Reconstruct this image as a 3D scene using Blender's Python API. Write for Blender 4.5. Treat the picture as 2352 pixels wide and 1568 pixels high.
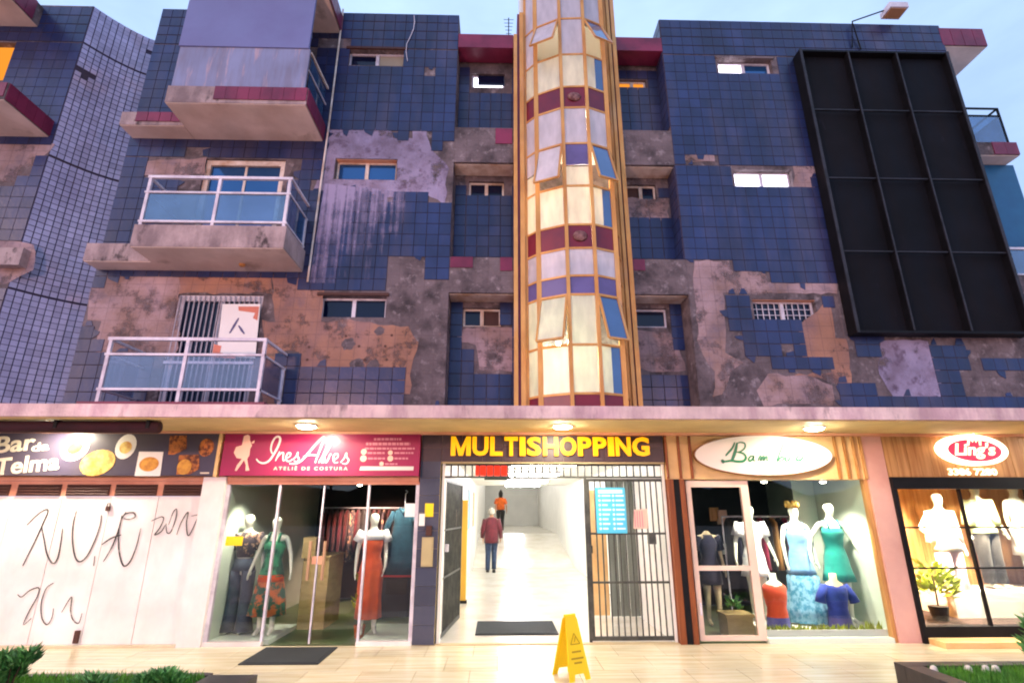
import bpy, bmesh, math, random
from mathutils import Vector, Matrix
R = math.radians
random.seed(7)
for o in list(bpy.data.objects):
    bpy.data.objects.remove(o)
SC = bpy.context.scene
COL = SC.collection

# ------------------------------------------------------------------ camera
CAM_H, PITCH, YAW = 1.715, R(17.5), R(1.4)
cam = bpy.data.cameras.new('camera')
cam.sensor_width = 36.0
cam.lens = 1224.0 / 2352.0 * 36.0
cam.clip_start, cam.clip_end = 0.05, 4000
camo = bpy.data.objects.new('camera', cam)
COL.objects.link(camo)
camo.location = (0, 0, CAM_H)
camo.rotation_euler = (R(90) + PITCH, 0, -YAW)
SC.camera = camo

# ------------------------------------------------------------------ world, sun, exposure
SUN_EL, SUN_AZ = R(13), R(236)          # low dusk glow from behind the viewer
w = bpy.data.worlds.new('World')
SC.world = w
w.use_nodes = True
nt = w.node_tree
nt.nodes.clear()
out = nt.nodes.new('ShaderNodeOutputWorld')
bg = nt.nodes.new('ShaderNodeBackground')
sky = nt.nodes.new('ShaderNodeTexSky')
sky.sky_type = 'NISHITA'
sky.sun_disc = False
sky.sun_elevation = SUN_EL
sky.sun_rotation = SUN_AZ
sky.air_density, sky.dust_density, sky.ozone_density = 1.0, 0.6, 2.2
tc = nt.nodes.new('ShaderNodeTexCoord')
mp = nt.nodes.new('ShaderNodeMapping')
mp.inputs['Scale'].default_value = (1.0, 1.0, 2.6)
nz = nt.nodes.new('ShaderNodeTexNoise')
nz.inputs['Scale'].default_value = 2.3
nz.inputs['Detail'].default_value = 7
nz.inputs['Roughness'].default_value = 0.55
mr = nt.nodes.new('ShaderNodeMapRange')
mr.inputs['From Min'].default_value = 0.30
mr.inputs['From Max'].default_value = 0.70
mr.inputs['To Min'].default_value = 0.55
mr.inputs['To Max'].default_value = 0.95
mx = nt.nodes.new('ShaderNodeMix')
mx.data_type = 'RGBA'
mx.inputs['B'].default_value = (4.9, 6.8, 10.8, 1)
nt.links.new(tc.outputs['Generated'], mp.inputs['Vector'])
nt.links.new(mp.outputs['Vector'], nz.inputs['Vector'])
nt.links.new(nz.outputs['Fac'], mr.inputs['Value'])
nt.links.new(mr.outputs['Result'], mx.inputs['Factor'])
nt.links.new(sky.outputs['Color'], mx.inputs['A'])
nt.links.new(mx.outputs['Result'], bg.inputs['Color'])
bg.inputs['Strength'].default_value = 0.07
nt.links.new(bg.outputs['Background'], out.inputs['Surface'])

sl = bpy.data.lights.new('sun', 'SUN')
sl.energy = 0.6
sl.angle = R(24)
sl.color = (1.0, 0.60, 0.50)
so = bpy.data.objects.new('sun', sl)
COL.objects.link(so)
sd = Vector((math.sin(SUN_AZ) * math.cos(SUN_EL), math.cos(SUN_AZ) * math.cos(SUN_EL), math.sin(SUN_EL)))
so.rotation_euler = sd.to_track_quat('Z', 'Y').to_euler()

SC.view_settings.view_transform = 'Standard'
SC.view_settings.look = 'None'
SC.view_settings.gamma = 1
SC.view_settings.exposure = 1.1
SC.view_settings.use_curve_mapping = False
SC.render.engine = 'CYCLES'
SC.cycles.use_denoising = True
SC.cycles.max_bounces = 8
SC.cycles.transparent_max_bounces = 12
SC.cycles.sample_clamp_indirect = 6
SC.cycles.filter_width = 2.0
SC.cycles.caustics_reflective = False
SC.cycles.caustics_refractive = False

# ------------------------------------------------------------------ surveying helpers
# The photo (2352 px wide view of it) was surveyed against measured planes; these
# give the X,Z of a picture point known to lie on the plane Y, or X,Y on height Z.
FPX = 1224.0
def _ray(x, y):
    a, b = (x - 1176) / FPX, -(y - 784) / FPX
    Y = math.cos(PITCH) - b * math.sin(PITCH)
    Z = math.sin(PITCH) + b * math.cos(PITCH)
    return a * math.cos(YAW) + Y * math.sin(YAW), -a * math.sin(YAW) + Y * math.cos(YAW), Z
def at(x, y, Y):
    r = _ray(x, y)
    t = Y / r[1]
    return r[0] * t, r[2] * t + CAM_H
def zm(x0, y0, s, pts, Y):
    return [at((x0 + a / s) / 1.63265, (y0 + b / s) / 1.63265, Y) for a, b in pts]

# ------------------------------------------------------------------ materials
def lin(c):
    def f(v):
        v /= 255.0
        return v / 12.92 if v <= 0.04045 else ((v + 0.055) / 1.055) ** 2.4
    if isinstance(c, str):
        c = c.lstrip('#')
        c = [int(c[i:i + 2], 16) for i in (0, 2, 4)]
    return tuple(f(v) for v in c) + (1.0,)

def M(name, col, rough=0.6, metal=0.0, col2=None, ns=3.0, thr=(0.42, 0.62), nscale=(1, 1, 1), mixmax=1.0,
      col3=None, ns3=1.2, thr3=(0.5, 0.66), bump=0.0, bs=60.0, rnd=0.0, var=0.12, spec=0.4, emit=0.0, ecol=None,
      trans=0.0, sheen=0.0, worn=None, grid=0.0):
    m = bpy.data.materials.new(name)
    m.use_nodes = True
    n, l = m.node_tree.nodes, m.node_tree.links
    b = n['Principled BSDF']
    col = lin(col) if not isinstance(col, tuple) or len(col) == 3 else col
    geo = n.new('ShaderNodeNewGeometry')
    mapp = n.new('ShaderNodeMapping')
    mapp.inputs['Scale'].default_value = nscale
    l.new(geo.outputs['Position'], mapp.inputs['Vector'])
    cur = n.new('ShaderNodeRGB')
    cur.outputs[0].default_value = col
    cur = cur.outputs[0]
    def layer(cur, c2, sc, th, mxv, seed):
        t = n.new('ShaderNodeTexNoise')
        t.noise_dimensions = '4D'
        t.inputs['W'].default_value = seed
        t.inputs['Scale'].default_value = sc
        t.inputs['Detail'].default_value = 8
        t.inputs['Roughness'].default_value = 0.62
        l.new(mapp.outputs['Vector'], t.inputs['Vector'])
        g = n.new('ShaderNodeMapRange')
        g.inputs['From Min'].default_value, g.inputs['From Max'].default_value = th
        g.inputs['To Max'].default_value = mxv
        l.new(t.outputs['Fac'], g.inputs['Value'])
        x = n.new('ShaderNodeMix')
        x.data_type = 'RGBA'
        x.inputs['B'].default_value = c2
        l.new(g.outputs['Result'], x.inputs['Factor'])
        l.new(cur, x.inputs['A'])
        return x.outputs['Result']
    if col2 is not None:
        cur = layer(cur, lin(col2), ns, thr, mixmax, 1.3)
    if col3 is not None:
        cur = layer(cur, lin(col3), ns3, thr3, 0.9, 7.7)
    if grid:                              # faint imprint of the lost tiles in the bedding mortar
        sx = n.new('ShaderNodeSeparateXYZ'); l.new(geo.outputs['Position'], sx.inputs[0])
        ls = []
        for ax in ('X', 'Z'):
            a_ = n.new('ShaderNodeMath'); a_.operation = 'MULTIPLY'; a_.inputs[1].default_value = 1 / grid; l.new(sx.outputs[ax], a_.inputs[0])
            f_ = n.new('ShaderNodeMath'); f_.operation = 'FRACT'; l.new(a_.outputs[0], f_.inputs[0])
            c_ = n.new('ShaderNodeMath'); c_.operation = 'LESS_THAN'; c_.inputs[1].default_value = .07; l.new(f_.outputs[0], c_.inputs[0])
            ls.append(c_)
        mxx = n.new('ShaderNodeMath'); mxx.operation = 'MAXIMUM'; l.new(ls[0].outputs[0], mxx.inputs[0]); l.new(ls[1].outputs[0], mxx.inputs[1])
        sc_ = n.new('ShaderNodeMath'); sc_.operation = 'MULTIPLY'; sc_.inputs[1].default_value = .3; l.new(mxx.outputs[0], sc_.inputs[0])
        x = n.new('ShaderNodeMix'); x.data_type = 'RGBA'; x.inputs['B'].default_value = lin('#5a4a4c')
        l.new(sc_.outputs[0], x.inputs['Factor']); l.new(cur, x.inputs['A']); cur = x.outputs['Result']
    if worn:                              # broken edges and holes in a render coat
        tw_ = n.new('ShaderNodeTexNoise'); tw_.inputs['Scale'].default_value = worn[0]; tw_.inputs['Detail'].default_value = 9; tw_.inputs['Roughness'].default_value = .65
        l.new(geo.outputs['Position'], tw_.inputs['Vector'])
        al = n.new('ShaderNodeMapRange'); al.inputs['From Min'].default_value, al.inputs['From Max'].default_value = worn[1], worn[2]
        l.new(tw_.outputs['Fac'], al.inputs['Value']); l.new(al.outputs['Result'], b.inputs['Alpha'])
    hsv = n.new('ShaderNodeHueSaturation')
    l.new(cur, hsv.inputs['Color'])
    t = n.new('ShaderNodeTexNoise')
    t.inputs['Scale'].default_value = 1.7
    t.inputs['Detail'].default_value = 5
    l.new(geo.outputs['Position'], t.inputs['Vector'])
    g = n.new('ShaderNodeMapRange')
    g.inputs['From Min'].default_value, g.inputs['From Max'].default_value = 0.3, 0.7
    g.inputs['To Min'].default_value, g.inputs['To Max'].default_value = 1 - var, 1 + var
    l.new(t.outputs['Fac'], g.inputs['Value'])
    val = g.outputs['Result']
    if rnd:
        oi = n.new('ShaderNodeObjectInfo')
        ad = n.new('ShaderNodeMath'); ad.operation = 'ADD'
        l.new(oi.outputs['Random'], ad.inputs[0]); l.new(geo.outputs['Random Per Island'], ad.inputs[1])
        fr = n.new('ShaderNodeMath'); fr.operation = 'FRACT'
        l.new(ad.outputs[0], fr.inputs[0])
        m2 = n.new('ShaderNodeMapRange')
        m2.inputs['To Min'].default_value, m2.inputs['To Max'].default_value = 1 - rnd, 1 + rnd
        l.new(fr.outputs[0], m2.inputs['Value'])
        mu = n.new('ShaderNodeMath'); mu.operation = 'MULTIPLY'
        l.new(val, mu.inputs[0]); l.new(m2.outputs['Result'], mu.inputs[1])
        val = mu.outputs[0]
    l.new(val, hsv.inputs['Value'])
    l.new(hsv.outputs['Color'], b.inputs['Base Color'])
    b.inputs['Roughness'].default_value = rough
    b.inputs['Metallic'].default_value = metal
    b.inputs['Specular IOR Level'].default_value = spec
    if trans:
        b.inputs['Transmission Weight'].default_value = trans
    if sheen:
        b.inputs['Sheen Weight'].default_value = sheen
    if emit:
        b.inputs['Emission Color'].default_value = lin(ecol) if ecol else col
        b.inputs['Emission Strength'].default_value = emit
    if bump:
        bt = n.new('ShaderNodeTexNoise')
        bt.inputs['Scale'].default_value = bs
        bt.inputs['Detail'].default_value = 6
        l.new(geo.outputs['Position'], bt.inputs['Vector'])
        bn = n.new('ShaderNodeBump')
        bn.inputs['Strength'].default_value = bump
        bn.inputs['Distance'].default_value = 0.02
        l.new(bt.outputs['Fac'], bn.inputs['Height'])
        l.new(bn.outputs['Normal'], b.inputs['Normal'])
    return m

def glass(name, tint=(0.92, 0.95, 0.95, 1), refl=0.10, rough=0.02, film=0.0, filmcol=(0.3, 0.4, 0.6, 1)):
    """thin clear pane: lets light straight through, mirrors by fresnel, optional dusty film"""
    m = bpy.data.materials.new(name)
    m.use_nodes = True
    n, l = m.node_tree.nodes, m.node_tree.links
    n.clear()
    o = n.new('ShaderNodeOutputMaterial')
    tr = n.new('ShaderNodeBsdfTransparent'); tr.inputs[0].default_value = tint
    gl = n.new('ShaderNodeBsdfGlossy'); gl.inputs['Roughness'].default_value = rough
    lw = n.new('ShaderNodeLayerWeight'); lw.inputs['Blend'].default_value = 0.35
    mrr = n.new('ShaderNodeMapRange')
    mrr.inputs['To Min'].default_value = refl
    mrr.inputs['To Max'].default_value = 0.6
    l.new(lw.outputs['Fresnel'], mrr.inputs['Value'])
    mx = n.new('ShaderNodeMixShader')
    l.new(mrr.outputs['Result'], mx.inputs[0]); l.new(tr.outputs[0], mx.inputs[1]); l.new(gl.outputs[0], mx.inputs[2])
    last = mx.outputs[0]
    if film:
        df = n.new('ShaderNodeBsdfDiffuse'); df.inputs[0].default_value = filmcol
        tx = n.new('ShaderNodeTexNoise'); tx.inputs['Scale'].default_value = 3.0; tx.inputs['Detail'].default_value = 6
        ge = n.new('ShaderNodeNewGeometry'); l.new(ge.outputs['Position'], tx.inputs['Vector'])
        q = n.new('ShaderNodeMapRange'); q.inputs['From Min'].default_value = 0.3; q.inputs['From Max'].default_value = 0.7
        q.inputs['To Min'].default_value = film * 0.6; q.inputs['To Max'].default_value = film * 1.4
        l.new(tx.outputs['Fac'], q.inputs['Value'])
        m2 = n.new('ShaderNodeMixShader')
        l.new(q.outputs['Result'], m2.inputs[0]); l.new(last, m2.inputs[1]); l.new(df.outputs[0], m2.inputs[2])
        last = m2.outputs[0]
    l.new(last, o.inputs[0])
    return m

def frosted(name, col, tl=0.6, gloss=0.1):
    """milky pane: diffuse + translucent, so lamps behind it glow through"""
    m = bpy.data.materials.new(name)
    m.use_nodes = True
    n, l = m.node_tree.nodes, m.node_tree.links
    n.clear()
    o = n.new('ShaderNodeOutputMaterial')
    c = lin(col)
    ge = n.new('ShaderNodeNewGeometry')
    mpp = n.new('ShaderNodeMapping'); mpp.inputs['Scale'].default_value = (4, 4, 1.2)
    l.new(ge.outputs['Position'], mpp.inputs['Vector'])
    tx = n.new('ShaderNodeTexNoise'); tx.inputs['Scale'].default_value = 2.0; tx.inputs['Detail'].default_value = 7
    l.new(mpp.outputs['Vector'], tx.inputs['Vector'])
    q = n.new('ShaderNodeMapRange'); q.inputs['From Min'].default_value = 0.35; q.inputs['From Max'].default_value = 0.7
    q.inputs['To Min'].default_value = 0.78; q.inputs['To Max'].default_value = 1.0
    l.new(tx.outputs['Fac'], q.inputs['Value'])
    hs = n.new('ShaderNodeHueSaturation'); hs.inputs['Color'].default_value = c
    l.new(q.outputs['Result'], hs.inputs['Value'])
    df = n.new('ShaderNodeBsdfDiffuse'); t = n.new('ShaderNodeBsdfTranslucent'); g = n.new('ShaderNodeBsdfGlossy')
    g.inputs['Roughness'].default_value = 0.25
    l.new(hs.outputs['Color'], df.inputs[0]); l.new(hs.outputs['Color'], t.inputs[0])
    a = n.new('ShaderNodeMixShader'); a.inputs[0].default_value = tl
    l.new(df.outputs[0], a.inputs[1]); l.new(t.outputs[0], a.inputs[2])
    b = n.new('ShaderNodeMixShader'); b.inputs[0].default_value = gloss
    l.new(a.outputs[0], b.inputs[1]); l.new(g.outputs[0], b.inputs[2])
    l.new(b.outputs[0], o.inputs[0])
    return m

def emitter(name, col, s):
    m = bpy.data.materials.new(name)
    m.use_nodes = True
    n, l = m.node_tree.nodes, m.node_tree.links
    n.clear()
    o = n.new('ShaderNodeOutputMaterial'); e = n.new('ShaderNodeEmission')
    e.inputs[0].default_value = lin(col); e.inputs[1].default_value = s
    l.new(e.outputs[0], o.inputs[0])
    return m

MT = {}
MT['tile'] = M('blue_tile', '#25325c', 0.32, col2='#1f294c', ns=1.1, rnd=0.17, bump=0.12, bs=18, spec=0.45, var=0.2,
               col3='#454156', ns3=1.1, thr3=(0.48, 0.70), nscale=(1.6, 1, .35))
MT['pale_tile'] = M('pale_lilac_tile', '#9ba1c2', 0.35, col2='#8a8eb0', ns=1.0, rnd=0.14, col3='#a58f96', ns3=0.7, thr3=(0.52, 0.72))
MT['grout'] = M('dark_grout', '#34344e', 0.9, col2='#3b3440', ns=2, bump=0.2)
MT['pale_grout'] = M('grey_grout', '#474a6a', 0.9, col2='#4a4860', ns=2)
MT['plaster'] = M('grimy_cement_plaster', '#6c6062', 0.9, col2='#3f383a', ns=3.4, thr=(.46, .66), col3='#968a8c', ns3=6.5, thr3=(0.55, 0.68), bump=0.9, bs=22, var=0.3, grid=.2058)
MT['orange_plaster'] = M('warm_lit_raw_plaster', '#a67a64', 0.9, col2='#8e6e68', ns=1.6, col3='#806a70', ns3=2.3, thr3=(0.56, 0.68), bump=0.5, bs=30, var=0.25, nscale=(1, 1, 0.7), worn=(2.6, .34, .46), grid=.2058)  # bare plaster, its orange partly warm light put into the colour
MT['pink_plaster'] = M('pale_pink_plaster', '#a28a8c', 0.9, col2='#8a7068', ns=1.8, col3='#7c6d76', ns3=2.6, thr3=(0.54, 0.68), bump=0.5, bs=30, var=0.25, worn=(2.2, .36, .48), grid=.2058)
MT['lilac_plaster'] = M('lilac_skim_coat', '#968ca6', 0.9, col2='#7d7084', ns=3.0, col3='#66566a', ns3=4.5, thr3=(0.55, 0.64), bump=0.8, bs=26, var=0.25, worn=(2.4, .33, .44))
MT['cream_paint'] = M('cream_soffit_paint', '#ddcac0', 0.8, col2='#c8b0a4', ns=1.0, col3='#8d7767', ns3=2.0, thr3=(0.6, 0.75), bump=0.15)
MT['slab_edge'] = M('stained_slab_edge', '#ad9a98', 0.9, col2='#7f6f70', ns=2.2, nscale=(1.5, 1, .7), col3='#2e2729', ns3=2.0, thr3=(0.58, 0.64), bump=0.7, bs=24, var=0.25)
MT['canopy'] = M('stained_canopy_concrete', '#e2c8c0', 0.85, col2='#bf9fa2', ns=2.5, nscale=(1.6, 1, 0.5), col3='#6b565c', ns3=3.0, thr3=(0.58, 0.72), bump=0.5, bs=30, var=0.25)
MT['soffit'] = M('cream_canopy_soffit', '#dcc28a', 0.7, col2='#cbb07c', ns=0.8, bump=0.06)
MT['maroon'] = M('maroon_tile', '#7c2846', 0.4, col2='#621f3a', ns=2.0, rnd=0.12, bump=0.15)
MT['trim_cream'] = M('cream_trim', '#e6d8cc', 0.7, col2='#b7977c', ns=2.5)
MT['white_metal'] = M('white_painted_metal', '#d9d4dc', 0.45, col2='#bfb6c0', ns=5)
MT['dark_glass'] = M('dark_blue_window_glass', '#0c1530', 0.1, spec=0.4, var=0.05)
MT['sky_glass'] = M('blue_mirror_glass', '#285a8c', 0.05, metal=0.5, spec=0.9, var=0.05)
MT['balc_glass'] = glass('blue_balustrade_glass', (0.45, 0.66, 0.88, 1), 0.22, 0.03, film=0.25, filmcol=(0.06, 0.15, 0.30, 1))
MT['clear_balc'] = glass('clear_balustrade_glass', (0.80, 0.86, 0.95, 1), 0.10, 0.03, film=0.10, filmcol=(0.25, 0.25, 0.42, 1))
MT['shop_glass'] = glass('shop_window_glass', (0.97, 0.99, 0.98, 1), 0.012, 0.01)
MT['gold'] = M('yellow_anodised_frame', '#d9a25c', 0.45, metal=0.2, col2='#c98a48', ns=4, col3='#d2ab90', ns3=2, thr3=(0.55, 0.75), nscale=(1, 1, 0.3))
MT['pane_milk'] = frosted('milky_tower_pane', '#f2eede', 0.6)
MT['pane_grey'] = frosted('grey_tower_pane', '#e2dae0', 0.35)
MT['boss'] = M('dull_red_boss', '#8e6660', 0.6, col2='#5c3030', ns=14)
MT['pane_purple'] = M('mauve_enamel_pane', '#665c8e', 0.3, col2='#5a4f7c', ns=2)
MT['pane_red'] = M('maroon_enamel_pane', '#7a2030', 0.3, col2='#5d1b33', ns=1.2)
MT['pane_blue'] = M('blue_clear_pane', '#486890', 0.05, metal=0.25, spec=0.9)
MT['black_steel'] = M('black_painted_steel', '#09090c', 0.6, col2='#121115', ns=3, spec=.2)
MT['panel_dark'] = M('faded_black_panel', '#090d15', 0.8, col2='#0f0c10', ns=1.2, nscale=(2, 1, .5), col3='#1a1820', ns3=5, thr3=(.62, .72), var=0.35, spec=.2)
MT['grey_steel'] = M('grey_gate_steel', '#3c3d3a', 0.5, metal=0.3, col2='#55564e', ns=6)
MT['wood'] = M('warm_wood', '#c4935a', 0.5, col2='#a06c36', ns=3.0, nscale=(5, 5, 0.25), thr=(0.4, 0.6), bump=0.1)
MT['wood_red'] = M('reddish_timber', '#8a4a22', 0.5, col2='#6d3618', ns=3.0, nscale=(5, 5, 0.3), bump=0.1)
MT['cream_panel'] = M('cream_painted_board', '#e2bd85', 0.6, col2='#d3ab70', ns=2)
MT['white_paint'] = M('white_paint', '#eee8e2', 0.7, col2='#ddd2cb', ns=1.0, nscale=(1, 1, 0.4), bump=0.05)
MT['peach'] = M('peach_paint', '#e0a283', 0.7, col2='#cf8b6c', ns=1.6)
MT['pink_pillar'] = M('salmon_pink_render', '#d3a598', 0.75, col2='#c79488', ns=0.9, bump=0.1)
MT['brown'] = M('brown_louvre', '#4a2a20', 0.6)
MT['spray'] = M('black_spray_paint', '#4c4a48', 0.8, var=0.3, worn=(6, .30, .55))
MT['slate'] = M('slate_blue_tile', '#3c4052', 0.4, col2='#4a4a58', ns=2.0, rnd=0.12)
MT['multi_board'] = M('dark_purple_tile_lintel', '#3d3036', 0.4, col2='#4c3a3f', ns=1.6, rnd=0.12)
MT['yellow'] = M('yellow_letter_acrylic', '#ffb400', 0.4, emit=0.35, ecol='#ffb000')
MT['sign_wine'] = M('wine_sign_vinyl', '#8f1747', 0.32, col2='#9c1c50', ns=0.8, var=0.05)
MT['sign_white'] = M('sign_white_vinyl', '#e2d8d2', 0.6, var=0.03, spec=.2)
MT['sign_peach'] = M('sign_peach_vinyl', '#f2c3b0', 0.4, var=0.05)
MT['sign_dim'] = M('sign_faint_pink_vinyl', '#c98090', 0.4, var=0.05)
MT['sign_bar'] = M('bar_sign_vinyl', '#4c4550', 0.35, col2='#3a3450', ns=0.6, var=0.1)
MT['paving'] = M('cream_polished_stone', '#d8cdae', 0.2, col2='#c6b48c', ns=2.2, col3='#8f7c58', ns3=1.3, thr3=(.60, .80), nscale=(0.5, 7, 1), thr=(0.4, 0.65), rnd=0.06, spec=0.5, var=0.06)
MT['joint'] = M('paving_joint', '#b8a680', 0.9)
MT['floor_white'] = M('polished_white_floor', '#dcd6c8', 0.18, col2='#cfc8b6', ns=1.5, spec=0.5, var=0.05)
MT['wall_white'] = M('white_corridor_wall', '#e6e4dc', 0.6, var=0.05)
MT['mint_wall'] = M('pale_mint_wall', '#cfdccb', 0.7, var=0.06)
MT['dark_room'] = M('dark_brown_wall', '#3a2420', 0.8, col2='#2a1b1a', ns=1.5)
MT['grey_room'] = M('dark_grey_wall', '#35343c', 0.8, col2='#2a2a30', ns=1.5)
MT['green_floor'] = M('dark_green_floor', '#566a48', 0.3, col2='#46563a', ns=3, nscale=(1, 4, 1))
MT['concrete'] = M('light_bounce_concrete', '#a39c92', 0.9, col2='#8f887f', ns=0.7, bump=0.3)  # unseen ground, made pale to bounce light up to the soffits
MT['mat'] = M('dark_rubber_mat', '#2c3032', 0.9, bump=0.6, bs=120)
MT['caution'] = M('yellow_plastic', '#f5cf00', 0.4, var=0.05)
MT['caution_ink'] = M('dark_yellow_ink', '#b08c00', 0.5)
MT['stone_dark'] = M('dark_granite', '#2c2a2c', 0.4, col2='#3b3636', ns=8, rnd=0.1)
MT['soil'] = M('planter_soil', '#2e241a', 0.95, bump=1.0, bs=30)
MT['grass'] = M('lawn_blades', '#5a9428', 0.6, rnd=0.35, col2='#417c2a', ns=2.5)
MT['leaf'] = M('shrub_leaves', '#558f48', 0.5, rnd=0.45, col2='#3a6c38', col3='#7d7a3c', ns3=9, thr3=(.6, .7), ns=3)
MT['leaf_lime'] = M('lime_plant_leaves', '#9aa81e', 0.5, rnd=0.35)
MT['stem'] = M('brown_stem', '#4c3a26', 0.8)
MT['skin_w'] = M('white_mannequin_gloss', '#dfe3d2', 0.35, var=0.04)
MT['skin_b'] = M('beige_mannequin', '#d2bd96', 0.5, var=0.04)
MT['skin'] = M('person_skin', '#b98a6a', 0.55, var=0.05)
MT['paper'] = M('white_paper', '#e9e6e0', 0.7, var=0.04)
MT['paper_pink'] = M('faded_pink_paper', '#dcb9a6', 0.7, var=0.05)
MT['label_yellow'] = M('yellow_label', '#f2d21c', 0.5, var=0.05)
MT['cyan'] = M('cyan_poster', '#4fb8dc', 0.5, var=0.05)
MT['cyan_light'] = M('pale_cyan_ink', '#c9ecf6', 0.5, var=0.05)
MT['pale_stone'] = M('pale_stone', '#cfc6ba', 0.7)
def cloth(name, c, c2=None, **k):
    k.setdefault('ns', 9)
    MT[name] = M(name, c, 0.85, col2=c2, sheen=0.2, bump=0.15, bs=90, **k)
cloth('jeans_blue', '#4a5566', '#3a4454'); cloth('floral_dark', '#4a4048', '#c9a080', ns=14, thr=(0.52, 0.58))
cloth('green_print', '#3f9a6e', '#1f5a44', ns=7, thr=(0.48, 0.56)); cloth('border_print', '#2f5a4a', '#c86a3a', ns=7, thr=(0.5, 0.56))
cloth('orange_cloth', '#d9561c', '#c8481a', ns=5); cloth('teal_denim', '#1f4858', '#18394a'); cloth('white_cloth', '#dfe2e0', '#9aa4b4', ns=11, thr=(0.56, 0.64))
cloth('sky_blue_cloth', '#7fb0d8', '#6a9cc8', ns=4); cloth('blue_print', '#7fb4d0', '#3f88a8', ns=16, thr=(0.46, 0.56)); cloth('emerald_satin', '#0f9688', '#0b7f78', ns=5)
cloth('royal_blue', '#263f9e', '#1e3486'); cloth('violet_blue', '#4c4c9a', '#42408a'); cloth('coral', '#e0552f', '#d24a2c'); cloth('navy', '#1d1c34', '#151428')
cloth('dark_red', '#5c1a1c', '#3a1214'); cloth('dark_cloth', '#1a1518', '#2a1f1e'); cloth('wine_jacket', '#5f1c26', '#4c1620'); cloth('denim_dark', '#2a3a55', '#1f2c44')
cloth('orange_top', '#d9641e', '#b84e16'); cloth('pale_pink', '#e6cdd0', '#d9bcc2'); cloth('lime_white', '#dfe8bc', '#c4d490'); cloth('charcoal', '#2a2622', '#1e1b1a'); cloth('crimson', '#a82a50', '#8e2244')
cloth('hair_dark', '#17120f', '#241a14'); cloth('hair_grey', '#b9b0a0', '#8e8678')

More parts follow.
